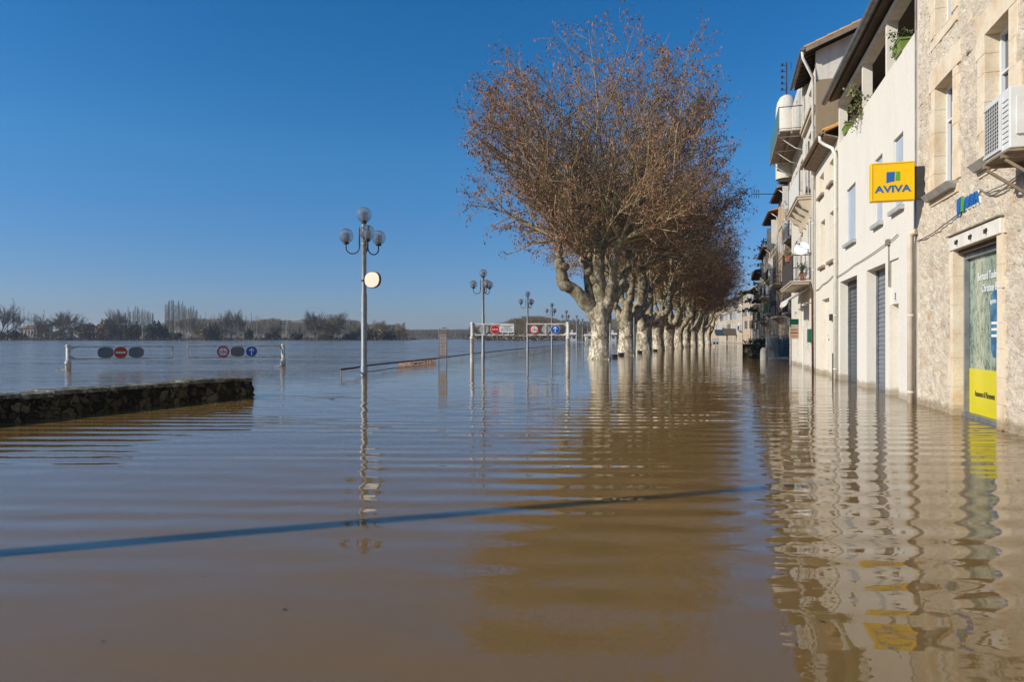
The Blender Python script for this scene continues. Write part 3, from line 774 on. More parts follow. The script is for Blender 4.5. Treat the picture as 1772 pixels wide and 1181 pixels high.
for px, w, h, mi, lab in ((14, 38, 18, 0, 'dark evergreen hedge at the left end of the far bank'), (160, 34, 26, 2, 'russet thicket bush left of the ivy-clad tree'), (176, 26, 30, 2, 'tall russet thicket bush beside the ivy-clad tree'),
        (196, 30, 34, 2, 'dark russet bush under the ivy-clad tree'), (226, 20, 26, 1, 'olive green bush right of the ivy-clad tree'), (236, 18, 32, 0, 'black-green evergreen next to the olive green bush'),
        (268, 30, 34, 0, 'dark cedar-like evergreen in front of a pale house'), (300, 26, 14, 1, 'low olive shrub at the foot of the dense poplar clump'), (360, 24, 26, 2, 'brown bush right of the dense poplar clump'),
        (372, 20, 30, 0, 'dark evergreen bush beside the brown one'), (432, 12, 22, 0, 'small dark conical evergreen under pale poplars'), (470, 22, 16, 0, 'dark shrub at the foot of the crooked tree'),
        (512, 22, 14, 0, 'dark shrub left of the two spreading trees'), (566, 22, 12, 0, 'dark shrub under the right spreading tree'), (606, 18, 14, 0, 'pointed dark evergreen left of the near lamp post'),
        (648, 34, 20, 2, 'brown shrub right of the near lamp post'), (672, 26, 16, 0, 'dark shrub at the right end of the near wood')):
    o = place('shrub', [('foliage', evg[mi])], px, 0, 452, lab, 'shrub', GS); s = w * 452 / FPX / 11; o.scale = (s, s, h * 452 / FPX / 7.5); o.rotation_euler.z = rr.uniform(0, 6)
# low dark ground cover along the far waterline
rg = np.random.default_rng(8); C = []
for i in range(5200):
    px = rg.uniform(-150, 712); d = rg.uniform(447, 458); C.append(((px - 886) / FPX * d, d, abs(rg.normal()) * (.7 + .9 * math.sin(px * .11) ** 2)))
V, F = leafquads(C, .9, rg, .1, .9)
o = bpy.data.objects.new('undergrowth', fastmesh('undergrowth', V, F, m_fartwig_dark, False)); COL.objects.link(o); tag(o, 'dark undergrowth fringe along the far waterline', 'undergrowth', kind='stuff')
C = []
for i in range(2600):
    px = rg.uniform(812, 1320); d = rg.uniform(400, 425); C.append(((px - 886) / FPX * d, d, abs(rg.normal()) * 2.0))
V, F = leafquads(C, 1.6, rg, .1, .9)
o = bpy.data.objects.new('undergrowth', fastmesh('undergrowth', V, F, m_fartwig_dark, False)); COL.objects.link(o); tag(o, 'dark brown undergrowth at the foot of the hillside wood', 'undergrowth', kind='stuff')

# far houses
m_roofred = M('far_roof', (.16, .08, .055), (.11, .06, .045), .5, .9)
m_hw1 = M('far_white_wall', (.62, .60, .54), (.55, .52, .46), .5, .9)
m_hw2 = M('far_pink_wall', (.55, .30, .24), (.5, .27, .21), .5, .9)
m_hw3 = M('far_cream_wall', (.60, .55, .40), (.55, .50, .36), .5, .9)
def house(px, py0, w, h, d, wall, label, roofh=2.2, z0=0.0, dep=8, group='pale houses beyond the far bank', win=3, roof=m_roofred):
    c = P(px, 586, d); c.z = z0; W = w * d / FPX
    t = thing('house', c, label, 'house', group); f = Fr((c.x + W / 2, c.y), (-1, 0))   # outward faces the camera
    mb = MB().box(f, 0, W, -dep, 0, z0 - 1, z0 + h); obj('wall', mb, wall, t)
    mb = MB(); e = .5
    mb.add([f(-e, e, z0 + h), f(W + e, e, z0 + h), f(W + e, -dep - e, z0 + h), f(-e, -dep - e, z0 + h), f(-e, -dep / 2, z0 + h + roofh), f(W + e, -dep / 2, z0 + h + roofh)],
           [(0, 1, 5, 4), (2, 3, 4, 5), (0, 4, 3), (1, 2, 5), (0, 3, 2, 1)]); obj('roof', mb, roof, t)
    mb = MB().box(f, W * .3, W * .3 + .8, -dep / 2 - .4, -dep / 2 + .4, z0 + h, z0 + h + roofh + 1.1); obj('chimney', mb, wall, t)
    for i in range(win):
        s = W * (i + .5) / win; mb = MB().box(f, s - .55, s + .55, -.1, .05, z0 + h * .35, z0 + h * .78); obj('window', mb, m_glassdark, t)
    return t
house(38, 0, 11, 4.4, 463, m_hw2, 'low pink-walled house leftmost behind the thin poplars', z0=2.2)
house(50, 0, 17, 5.6, 461, m_hw1, 'white house between the pink-walled house and the cream one', z0=2.2)
house(69, 0, 18, 7.2, 466, m_hw3, 'taller cream house with long window band left of the broad round tree', z0=2.2, win=5)
house(112, 0, 8, 5.4, 476, m_hw1, 'small white house half hidden by the broad round tree', z0=1.8, win=1)
house(131, 0, 9, 5.6, 474, m_hw1, 'small white house right of the broad round tree', z0=1.8, win=1)
house(147, 0, 14, 7.5, 480, M('far_blue_wall', (.16, .20, .24), (.13, .17, .21), .5, .9), 'blue-grey house right of the small white ones', z0=1.8)
house(266, 0, 24, 6.0, 474, m_tan1, 'beige house behind the cedar-like evergreen', z0=1.0)
house(989, 0, 16, 2.6, 300, m_hw1, 'small white hut behind the height barrier, left of the nearest plane tree', 1.0, .2, 5, 'white huts at the bend of the quay', 2, m_hw1)
house(1061, 0, 11, 2.6, 300, m_hw1, 'small white hut seen between the first and second plane trunks', 1.0, .2, 5, 'white huts at the bend of the quay', 1, m_hw1)
house(1020, 0, 12, 2.2, 330, m_tan3, 'low beige hut just left of the nearest plane trunk', .9, .2, 5, 'white huts at the bend of the quay', 1, m_hw1)

# ------------------------------------------------------------------ stone wall in the flood at the left
a = G(0, 733); b = G(438, 685)
# the wall runs along the street's direction
u = (b - a).normalized(); far = b; near = a - u * 9.0
L = (far - near).length; wf = Fr(near, u)       # outward n faces the river, so the quay side is negative o
rg = random.Random(3); mb = MB(); n = 150; m = 9
def wtop(s): return .345 + .012 * math.sin(s * 3.1) + .01 * math.sin(s * 7.7)
prof_o = lambda: None
rows = []
for i in range(n + 1):
    s = L * i / n; zt = wtop(s); ro = []
    endf = max(0, (s - (L - .35)) / .35)
    base = [(0, -.7), (0, .0), (-.01, .16), (.0, .27), (.03, zt), (.28, zt + .015), (.53, zt), (.56, .25), (.56, -.7)]
    for o, z in base:
        zz = z - (.06 * endf * (1 if z > .2 else 0)) ; ro.append(wf(s + rg.uniform(-.02, .02), -.0 + o + rg.uniform(-.012, .012), zz + (rg.uniform(-.008, .012) if z > .1 else 0)))
    rows.append(ro)
mb.add([p for r in rows for p in r], [(i * m + j, (i + 1) * m + j, (i + 1) * m + j + 1, i * m + j + 1) for i in range(n) for j in range(m - 1)] + [tuple(range(n * m, n * m + m)), tuple(range(m))[::-1]])
wt = thing('stone_wall', near, 'low dark mossy stone wall running out of the flood at the left', 'wall')
obj('masonry', mb, m_dark_rubble, wt)
def cap_mat():
    t = NT('lichen_coping'); t.set(.85, 0, .2); f = t.noise(7, 5, .7)
    t.base(t.ramp(f, [(.35, (.05, .045, .02)), (.5, (.13, .12, .08)), (.65, (.36, .34, .29)), (.8, (.10, .11, .03))])); t.bump(t.noise(30, 4), .02); return t.mat
mb = MB(); s = 0.0
while s < L - .1:
    w = rg.uniform(.35, .7); e = min(s + w, L); zt = wtop((s + e) / 2)
    d = [rg.uniform(-.012, .012) for _ in range(6)]
    mb.hexa([wf(s + .006, -.02 + d[0], zt - .02), wf(e - .006, -.02 + d[1], zt - .02), wf(s + .006, .57 + d[2], zt - .02), wf(e - .006, .57 + d[3], zt - .02),
             wf(s + .006, -.015 + d[0], zt + .045 + d[4]), wf(e - .006, -.015 + d[1], zt + .045 + d[5]), wf(s + .006, .565 + d[2], zt + .05 + d[4]), wf(e - .006, .565 + d[3], zt + .05 + d[5])]); s = e
obj('coping', mb, cap_mat(), wt, bevel=.012)
rgn = np.random.default_rng(2); C = []
for i in range(2600):
    s = rgn.uniform(0, L); q = wf(s, rgn.uniform(-.03, .56) if rgn.uniform() < .6 else -.02, wtop(s) + .04 + rgn.uniform(0, .012)); C.append(tuple(q - Vector(near)))
V, F = leafquads(C, .018, rgn, -.5, .6)
o = bpy.data.objects.new('moss', fastmesh('moss', V, F, m_olive, False)); COL.objects.link(o); o.parent = wt; o['kind'] = 'stuff'
mb = MB(); c = wf(L + .02, .2, 0)
for k_ in range(5):
    mb.sphere(c + Vector((rg.uniform(-.12, .1), rg.uniform(-.12, .06), rg.uniform(-.05, .16))), rg.uniform(.1, .17), 9, 6)
obj('broken_end', mb, m_dark_rubble, wt)

# ------------------------------------------------------------------ street lamps
def globe_prof(r): return [(max(r * math.sin(math.pi * i / 14), .001), -r * math.cos(math.pi * i / 14)) for i in range(15)]
def lamp_proto():
    t = thing('street_lamp', (0, 0, 0), 'x', 'street lamp', 'four-globe street lamps along the quay')
    mb = MB(); mb.lathe((0, 0, 0), [(.11, -.6), (.11, .3), (.095, .32), (.095, 2.6), (.08, 2.64), (.075, 4.78), (.085, 4.8), (.085, 4.86), (.05, 4.9), (.045, 4.96), (.001, 4.97)], 16)
    obj('pole', mb, m_galv, t)
    mb = MB(); mb.lathe((0, 0, 0), [(.1, 4.22), (.1, 4.27), (.078, 4.28)], 14).lathe((0, 0, 0), [(.1, 4.5), (.1, 4.55), (.078, 4.56)], 14); obj('collar', mb, m_galv, t)
    def globe(c, r):
        g = obj('globe', MB().lathe(c, globe_prof(r), 24), m_globe, t)
        mb = MB(); mb.lathe(c, [(.09, -r - .03), (.10, -r + .02), (.07, -r + .05), (.001, -r + .051)], 14); obj('globe_holder', mb, m_darkmetal, g)
        mb = MB(); mb.lathe(c, [(.06, -r + .05), (.10, -r + .10), (.11, r * .15), (.075, r * .3), (.001, r * .32)], 14); obj('reflector', mb, m_globe_in, g)
    for az in (172, 292, 52):
        d = Vector((math.cos(R(az)), math.sin(R(az)), 0)); pts = [d * .16 + Vector((0, 0, z)) for z in (4.72, 4.5, 4.3, 4.15)]
        for k in range(1, 9):
            a = math.pi * k / 8; pts.append(d * (.16 + .225 * (1 - math.cos(a))) + Vector((0, 0, 4.15 - .2 * math.sin(a))))
        pts.append(d * .61 + Vector((0, 0, 4.27)))
        mb = MB(); mb.tube(pts, .02, 8); mb.lathe(tuple(d * .16), [(.028, 4.70), (.016, 4.76), (.001, 4.86)], 8)
        mb.box(Fr((0, 0), (d.x, d.y)), .07, .16, -.015, .015, 4.235, 4.26); mb.box(Fr((0, 0), (d.x, d.y)), .07, .16, -.015, .015, 4.51, 4.535)
        obj('arm', mb, m_darkmetal, t); globe(tuple(d * .61 + Vector((0, 0, 4.54))), .24)
    globe((0, 0, 5.21), .25)
    return t
lp = lamp_proto()
lamps = [(630, 22.1, 'tall four-globe street lamp nearest the camera, carrying a round cream sign'), (836, 42, 'second street lamp, behind the left part of the white height barrier'),
         (913, 61.7, 'third street lamp, behind the right part of the white height barrier'), (955, 82, 'fourth street lamp, behind the blue arrow sign'), (980, 103, 'fifth street lamp, just behind the right post of the height barrier'),
         (998, 125, 'sixth street lamp of the row, halfway between the barrier and the plane tree'), (1008, 147, 'seventh street lamp, small in the distance'), (1017, 170, 'eighth and farthest street lamp, close to the nearest plane trunk')]
for i, (px, d, lb) in enumerate(lamps):
    o = lp if i == 0 else copy_tree(lp)
    o.location = ((px - 886) / FPX * d, d, 0); o['label'] = lb
mb = MB().lathe((-7.9, 2.08, 0), [(.11, -.6), (.10, .4), (.085, 2.5), (.06, 5.75), (.001, 5.77)], 14); tag(obj('steel_mast', mb, m_galv, loc=(-7.9, 2.08, 0)), 'plain steel mast just outside the photo on the left whose shadow crosses the water', 'mast')
# the round sign on the first lamp
L1 = Vector(((630 - 886) / FPX * 22.1, 22.1, 0)); zc = CAMH + 100 * 22.1 / FPX
f = Fr((L1.x + .60, L1.y - .50), (-1, .58))
def superoval(s, z, a, b, n=36, e=2.25):
    return [(s + a * abs(math.cos(t)) ** (2 / e) * (1 if math.cos(t) > 0 else -1), z + b * abs(math.sin(t)) ** (2 / e) * (1 if math.sin(t) > 0 else -1)) for t in [2 * math.pi * k / n for k in range(n)]]
t = thing('oval_sign', (L1.x + .33, L1.y - .16, zc), 'blank cream rounded sign panel fixed to the nearest lamp pole', 'sign')
obj('panel', MB().poly(f, superoval(.30, zc, .30, .245), .0, .03), m_creamdisc, t)
obj('rim', MB().poly(f, superoval(.30, zc, .325, .265), -.05, -.002).tube([f(sx, -.0, z) for sx, z in superoval(.30, zc, .31, .255) + superoval(.30, zc, .31, .255)[:1]], .013, 6), m_rail_red, t)
obj('bracket', MB().tube([(L1.x, L1.y, zc), f(.35, -.04, zc)], .02, 6).lathe((L1.x, L1.y, zc - .03), [(.093, 0), (.093, .06)], 14), m_darkmetal, t)

# ------------------------------------------------------------------ height barriers with traffic signs
def face_sign(root, fr, s, z, kind, r=.24, o=.06):
    """o>0 faces the camera"""
    if kind == 'noentry':
        p = obj('no_entry_sign', MB().disc(fr, s, z, r, o - .02, o), m_sgnwhite, root)
        obj('red_face', MB().disc(fr, s, z, r * .92, o, o + .006), m_orange_red, p); obj('white_bar', MB().box(fr, s - r * .68, s + r * .68, o + .006, o + .012, z - r * .15, z + r * .15), m_sgnwhite, p)
    if kind == 'noentry_worn':
        p = obj('no_entry_sign', MB().disc(fr, s, z, r, o - .02, o), m_sgnwhite, root)
        obj('red_face', MB().disc(fr, s, z, r * .92, o, o + .006), m_red, p)
        mb = MB().box(fr, s - r * .62, s + r * .62, o + .006, o + .012, z - r * .13, z + r * .12)
        obj('white_bar', mb, m_sgnwhite, p)
        mb = MB()
        for a, w in ((-.38, .10), (-.18, .06), (.02, .12), (.22, .05), (.4, .08)): mb.box(fr, s + r * a, s + r * (a + w), o + .012, o + .017, z - r * .17, z + r * (.03 if w > .07 else .10))
        obj('paint_marks', mb, m_red, p)
    if kind == 'height':
        p = obj('height_limit_sign', MB().disc(fr, s, z, r, o - .02, o), m_red, root)
        obj('white_face', MB().disc(fr, s, z, r * .72, o, o + .006), m_sgnwhite, p)
        mt = tmat(fr(s, o + .008, z - r * .22), -fr.u if False else fr.u * -1, Vector((0, 0, 1)), fr.n)
        obj('lettering', text_mb('1,9m', mt, r * .62, .004, align='CENTER', bold=.002), m_ink, p)
        mb = MB()
        for zz, sg in ((z + r * .58, -1), (z - r * .58, 1)): mb.poly(fr, [(s - r * .13, zz), (s + r * .13, zz), (s, zz + sg * r * .18)], o + .006, o + .011)
        obj('height_arrows', mb, m_ink, p)
    if kind == 'arrow':
        p = obj('arrow_sign', MB().disc(fr, s, z, r, o - .02, o), m_sgnwhite, root)
        obj('blue_face', MB().disc(fr, s, z, r * .92, o, o + .006), m_sgnblue, p)
        mb = MB().poly(fr, [(s - r * .09, z - r * .68), (s + r * .09, z - r * .68), (s + r * .09, z + r * .3), (s + r * .42, z + r * .02), (s + r * .42, z + r * .26), (s, z + r * .68), (s - r * .42, z + r * .26), (s - r * .42, z + r * .02), (s - r * .09, z + r * .3)], o + .006, o + .012)
        obj('arrow', mb, m_sgnwhite, p)
    if kind == 'back':
        p = obj('sign_back', MB().poly(fr, superoval(s, z, r * 1.08, r * .82, 32, 3), o - .02, o), m_signback, root)
        obj('strap', MB().box(fr, s - .02, s + .02, o, o + .02, z - r * .9, z + r * .9), m_signback, p)
    if kind == 'backpale':
        p = obj('sign_back', MB().disc(fr, s, z, r, o - .02, o), m_signback_pale, root)
        obj('strap', MB().box(fr, s - .025, s + .025, o, o + .03, z - r * 1.05, z + r * 1.05), m_white_metal, p)
def barrier(Lp, Rp, ztop, zrt, zrb, gap, signs, label, zlow, panel=None):
    """Lp, Rp post positions. frame s runs right-to-left so that outward faces the camera"""
    u = (Lp - Rp).normalized(); fr = Fr(Rp, u); W = (Lp - Rp).length
    t = thing('height_barrier', Rp, label, 'height barrier', 'white height barriers')
    for s in (0, W):
        c = fr(s, 0, 0); p = obj('post', MB().lathe((c.x, c.y, 0), [(.105, -.7), (.105, zlow - .05), (.12, zlow - .04), (.12, zlow + .02), (.078, zlow + .03), (.078, ztop), (.06, ztop + .01), (.001, ztop + .012)], 16), m_white_metal, t)
        obj('hinge', MB().lathe((c.x, c.y, zrb - .1), [(.095, 0), (.095, .07)], 12).lathe((c.x, c.y, zrt - .03), [(.092, 0), (.092, .06)], 12), m_white_metal, p)
    q = .05
    g0, g1 = gap                                  # open gap in the frame, measured from right post
    for a, b, end in ((.07, g0, g0), (g1, W - .07, g1)):
        mb = MB(); mb.box(fr, a, b, -q / 2, q / 2, zrt - q, zrt + q * .3); mb.box(fr, a, b, -q / 2, q / 2, zrb - q * .3, zrb + q)
        mb.box(fr, end - q / 2, end + q / 2, -q / 2 + .003, q / 2 + .003, zrb + q, zrt - q)
        for e, sg in ((a if end != a else b, 1 if end != a else -1),):
            for z0, z1 in ((zrb + q, zrb + .17), (zrt - q, zrt - .17)):
                mb.poly(fr, [(e, z0), (e + sg * .18, z0), (e, z1)], -.006, .006)
        obj('swing_frame', mb, m_white_metal, t, bevel=.006)
    mb = MB()
    for s, k, r in signs:
        mb.box(fr, s + r * .1, s + r * .1 + .03, -.025, .036, zrb + q + .002, zrt - q - .002)
    obj('uprights', mb, m_white_metal, t)
    for s, k, r in signs: face_sign(t, fr, s, (zrt + zrb) / 2, k, r)
    return t, fr, W
A0 = G(118, 641); A1 = G(490, 634.5)
WA = (A0 - A1).length
def sa(px):  # parameter on barrier A for photo column px
    lo, hi = 0, 1
    for _ in range(40):
        m_ = (lo + hi) / 2; p = A1.lerp(A0, m_); x = 886 + FPX * p.x / p.y
        if x > px: lo = m_
        else: hi = m_
    return lo * WA
t, fA, W = barrier(A0, A1, .95, .90, .40, (sa(325), sa(299)), [(sa(435), 'arrow', .235), (sa(411), 'back', .245), (sa(386), 'height', .235), (sa(236), 'back', .245), (sa(209), 'noentry', .245), (sa(183), 'back', .245)],
                   'low white height barrier nearly swamped behind the stone wall, orange-red no entry sign', .28)
dB = 34.6; B0_ = Vector(((817 - 886) / FPX * (dB + .4), dB + .4, 0)); B1_ = Vector(((983 - 886) / FPX * dB, dB, 0)); WB = (B0_ - B1_).length
def sb(px):
    return (983 - px) / (983 - 817) * WB
t, fB, W = barrier(B0_, B1_, 2.02, 1.95, 1.36, (sb(912), sb(890)), [(sb(961), 'arrow', .24), (sb(945), 'backpale', .22), (sb(925), 'height', .245), (sb(857), 'noentry_worn', .24), (sb(838), 'backpale', .24)],
                   'tall white height barrier before the lamps, with white text panel and blue arrow', 1.22)
s0, s1 = sb(890), sb(865)
p = obj('text_panel', MB().poly(fB, superoval((s0 + s1) / 2, 1.70, (s1 - s0) / 2, .20, 32, 9), .05, .07), m_sgnwhite, t)
mt = lambda z: tmat(fB((s0 + s1) / 2, .073, z), fB.u * -1, Vector((0, 0, 1)), fB.n)
mb = MB()
for z, s_ in ((1.80, 'STATIONNEMENT'), (1.725, 'INTERDIT'), (1.65, 'EN CAS DE CRUE'), (1.575, 'DE LA GARONNE')): text_mb(s_, mt(z), .075, .003, align='CENTER', mb=mb)
obj('lettering', mb, m_ink, p)
mb = MB().box(fB, sb(890), sb(912), -.012, .012, 1.335, 1.352)
obj('link_bar', mb, m_white_metal, t)
mb = MB()
for px, hh in ((880, .18), (870, .1)): mb.box(fB, sb(px) - .02, sb(px) + .02, .05, .06, 1.40, 1.40 + hh)
obj('panel_legs', mb, m_white_metal, t)
# foam piling against the swamped posts
for nm, q0, dirx in (('left', A0, 1), ('right', A1, 1)):
    rg = random.Random(7); mb = MB()
    for k in range(60):
        a = rg.random(); L_ = rg.random() ** 2 * (1.6 if nm == 'left' else 1.2); w = .08 + .12 * (1 - L_ / 2)
        c = q0 + Vector((L_ * .95 - .25 + rg.uniform(-.1, .1), rg.choice((-1, 1)) * (.1 + L_ * .12) + rg.uniform(-.05, .05), -.01))
        mb.sphere(c, rg.uniform(.03, .075), 8, 5, 0, rg.uniform(.4, .8) if L_ < .35 else .18)
    tag(obj('foam', mb, m_foam, loc=q0), 'brown foam piling around the ' + nm + ' post of the swamped barrier', 'foam', kind='stuff')

# ------------------------------------------------------------------ quay railing, banner, notice board
railp = [(590, 640), (600, 638.6), (612, 637.4), (628, 634), (688, 627.5), (752, 621), (815, 613.2), (880, 606), (945, 600), (985, 597), (1010, 595.2)]
ZR = .24
def onz(px, py, z):
    d = FPX * (CAMH - z) / (py - 586); return Vector(((px - 886) / FPX * d, d, z))
rp = [onz(a, b, ZR - (.015 if i > 2 else 0)) for i, (a, b) in enumerate(railp)]
t = thing('quay_railing', (rp[0].x, rp[0].y, 0), 'dark red tubular railing almost swallowed by the flood, receding behind the lamps', 'railing')
obj('handrail', MB().tube(rp, .032, 8), m_rail_red, t)
obj('lower_rail', MB().tube([Vector((p.x, p.y, .0)) for p in rp[3:6]], .018, 6), m_rail_red, t)
acc = 0; prev = rp[0]; marks = [rp[0]]
for a, b in zip(rp, rp[1:]):
    n = int((b - a).length / 2.6)
    for k in range(1, n + 1): marks.append(a.lerp(b, k / max(n, 1)))
for q in marks[:14]:
    obj('post', MB().tube([(q.x, q.y, -.5), (q.x, q.y, ZR - .02)], .02, 6), m_wood_pale, t)
b0 = onz(688, 628, ZR - .03); b1 = onz(752, 621.5, ZR - .03)
fb = Fr(b1, (b0 - b1)); Lb = (b1 - b0).length; Lb = ((b1 - b0) * 1).length
mb = MB(); n = 40; vs = []
for i in range(n + 1):
    s = Vector((b1.x, b1.y, 0)).lerp(Vector((b0.x, b0.y, 0)), i / n)
    for z in (ZR - .03, ZR * .5, -.04): 
        q = s + fb.n * (.05 + .02 * math.sin(i * .9 + z * 9)); vs.append((q.x, q.y, z))
mb.add(vs, [(i * 3 + j, (i + 1) * 3 + j, (i + 1) * 3 + j + 1, i * 3 + j + 1) for i in range(n) for j in range(2)], 0, True)
bt = thing('banner', (b0.x, b0.y, 0), 'faded pink banner with worn printing tied under the quay railing', 'banner')
bo = obj('cloth', mb, m_banner, bt); so = bo.modifiers.new('thick', 'SOLIDIFY'); so.thickness = .004
mb = MB(); rg = random.Random(4)
for k in range(26):
    s = Lb * (.06 + .86 * k / 26); h = rg.uniform(.05, .12)
    if rg.random() < .8: mb.box(fb, s, s + rg.uniform(.05, .22), .078, .084, .06 + rg.uniform(0, .03), .06 + h)
obj('worn_print', mb, M('banner_print', (.20, .08, .05), (.32, .2, .1), 8, .7), bt)
c = P(766, 586, 30); fi = Fr((c.x + .18, c.y), (-1, .0))
t = thing('notice_board', (c.x, c.y, 0), 'narrow upright notice board with faded text behind the quay railing', 'notice board')
mb = MB()
for s in (0, .345): mb.tube([fi(s, 0, -.5), fi(s, 0, 1.62), fi(s + (.03 if s == 0 else -.03), 0, 1.66)], .018, 8)
mb.tube([fi(.03, 0, 1.66), fi(.315, 0, 1.66)], .018, 8); obj('frame', mb, m_galv, t)
obj('panel', MB().box(fi, .025, .32, -.012, .012, .36, 1.52), m_board, t)
obj('header', MB().box(fi, .027, .318, .0125, .016, 1.38, 1.515), m_boardprint, t)
obj('footer', MB().box(fi, .04, .305, .0125, .016, .38, .47), m_boardprint, t)
mb = MB(); rg = random.Random(2)
z = 1.33
while z > .5:
    w = rg.uniform(.10, .22); mb.box(fi, .17 - w / 2, .17 + w / 2, .0125, .016, z - .035, z); z -= rg.choice((.075, .11, .13))
obj('faded_text', mb, m_boardprint, t)

# thin poles by the trees, low bench blocks
for px, py, h, lb, lean in ((1054, 623, 2.0, 'thin pale leaning stake at the right foot of the nearest plane trunk', .06), (1097, 616, 2.6, 'thin grey pole behind the second plane trunk', .0)):
    g = G(px, py); mb = MB().tube([(g.x, g.y, -.5), (g.x + lean, g.y, h)], .028, 8); mb.lathe((g.x, g.y, .0), [(.05, -.1), (.05, .06), (.03, .07)], 8); mb.lathe((g.x + lean, g.y, h - .02), [(.034, 0), (.034, .05), (.001, .06)], 8)
    tag(obj('stake', mb, m_signback_pale, loc=g), lb, 'stake')
for px, py, lb in ((1063.5, 619.5, 'small black block poking out of the flood right of the nearest plane trunk'), (1075, 616, 'small black block left of the second plane trunk foot'), (1107, 611.5, 'small black block left of the third plane trunk foot'), (1134, 608.5, 'small black block left of the fourth plane trunk foot')):
    g = G(px, py); f = Fr(g, (1, .1)); mb = MB().box(f, -.16, .16, -.2, .2, -.3, .14).box(f, -.19, .19, -.23, .23, .141, .2)
    tag(obj('bench_end', mb, m_darkmetal, loc=g, bevel=.015), lb, 'bench end', 'bench ends left showing above the flood')
# driftwood
rg = random.Random(12)
for px, py, w, lb in ((45, 594.5, 36, 'long dark branch drifting on the river before the pale houses'), (335, 594, 28, 'dark log drifting on the river above the open middle of the low barrier'), (450, 628, 12, 'small twig drifting right of the low barrier'), (574, 691, 12, 'short dark twig floating left of the nearest lamp'), (195, 792, 70, 'long thin twig floating in the near water at the left')):
    g = G(px, py); s = g.y / FPX; n = 7; pts = [(g.x + (i / (n - 1) - .5) * w * s, g.y + rg.uniform(-.01, .01) * g.y * .2, .002 + rg.uniform(-.004, .012)) for i in range(n)]
    rad = [max(.003, .35 * s * (1 - abs(i / (n - 1) - .45))) for i in range(n)]
    tag(obj('driftwood', MB().tube(pts, rad, 6), m_debris, loc=g), lb, 'driftwood')
rgn = np.random.default_rng(31); Cf = [(rgn.uniform(-6, 4.5), rgn.uniform(2.2, 14), .002) for _ in range(70)]
VV = []; 
for (x_, y_, z_) in Cf:
    a_ = rgn.uniform(0, 6.28); r_ = rgn.uniform(.006, .02)
    for k_ in range(4): VV.append((x_ + r_ * math.cos(a_ + k_ * 1.57) * (1 if k_ % 2 else .5), y_ + r_ * math.sin(a_ + k_ * 1.57) * (1 if k_ % 2 else .5), z_ + rgn.uniform(0, .004)))
o = bpy.data.objects.new('floating_leaves', fastmesh('floating_leaves', np.array(VV), np.arange(len(VV)).reshape(-1, 4), m_debris, False)); COL.objects.link(o); tag(o, 'tiny dry leaves scattered on the near floodwater', 'leaves', kind='stuff')
# small road sign near the end
g = G(1236, 601); f = Fr((g.x + .7, g.y), (-1, 0))
t = thing('road_sign', g, 'small white board with dark marks standing in the flood right of the last plane trunks', 'sign')
obj('panel', MB().box(f, 0, 1.0, -.02, .0, .25, 1.2), m_sgnwhite, t); obj('marks', MB().box(f, .15, .4, .001, .01, .4, .7).box(f, .55, .85, .001, .01, .4, .7), m_ink, t)
obj('post', MB().tube([f(.5, -.05, -.4), f(.5, -.05, .8)], .03, 8), m_galv, t)

#@@FACADES@@
# ------------------------------------------------------------------ the street front
CS = 3.85; KS = 0.287
US = Vector((KS, 1, 0)).normalized()
F0 = Fr((CS, 0), US)
def S(px, o=0.0):
    """distance along the street front (offset o outward) seen at photo column px"""
    q = (px - 886) / FPX
    # (CS + u.x s + n.x o) = q (u.y s + n.y o)
    return (CS + F0.n.x * o - q * F0.n.y * o) / (q * F0.u.y - F0.u.x)
def Z(px, py, o=0.0):
    s = S(px, o); d = F0(s, o, 0).y
    return CAMH + (586 - py) * d / FPX

def wall_mb(fr, s0, s1, z0, z1, ops, r=.22, o=0.0, mb=None):
    """front sheet with openings (a, b, c, d[, depth]) and their reveals"""
    mb = mb or MB()
    ss = sorted(set([s0, s1] + [v for q in ops for v in q[:2]])); zs = sorted(set([z0, z1] + [v for q in ops for v in q[2:4]]))
    def fine(a, mx):
        out = []
        for p, q in zip(a, a[1:]):
            n = max(1, int((q - p) / mx)); out += [p + (q - p) * i / n for i in range(n)]
        return out + [a[-1]]
    for a, b in zip(ss, ss[1:]):
        for c, d in zip(zs, zs[1:]):
            mx, mz = (a + b) / 2, (c + d) / 2
            if any(q[0] < mx < q[1] and q[2] < mz < q[3] for q in ops): continue
            mb.quad(fr(a, o, c), fr(b, o, c), fr(b, o, d), fr(a, o, d))
    for q in ops:
        a, b, c, d = q[:4]; rr_ = q[4] if len(q) > 4 else r
        mb.quad(fr(a, o, c), fr(a, o, d), fr(a, o - rr_, d), fr(a, o - rr_, c))
        mb.quad(fr(b, o, c), fr(b, o - rr_, c), fr(b, o - rr_, d), fr(b, o, d))
        mb.quad(fr(a, o, d), fr(b, o, d), fr(b, o - rr_, d), fr(a, o - rr_, d))
        if c > z0 + .01: mb.quad(fr(a, o, c), fr(a, o - rr_, c), fr(b, o - rr_, c), fr(b, o, c))
    return mb
def shell(mb, fr, s0, s1, z0, z1, dep, o=0.0, top=True):
    mb.quad(fr(s0, o, z0), fr(s0, o, z1), fr(s0, o - dep, z1), fr(s0, o - dep, z0))
    mb.quad(fr(s1, o, z0), fr(s1, o - dep, z0), fr(s1, o - dep, z1), fr(s1, o, z1))
    mb.quad(fr(s0, o - dep, z0), fr(s0, o - dep, z1), fr(s1, o - dep, z1), fr(s1, o - dep, z0))
    if top: mb.quad(fr(s0, o, z1), fr(s1, o, z1), fr(s1, o - dep, z1), fr(s0, o - dep, z1))
    return mb
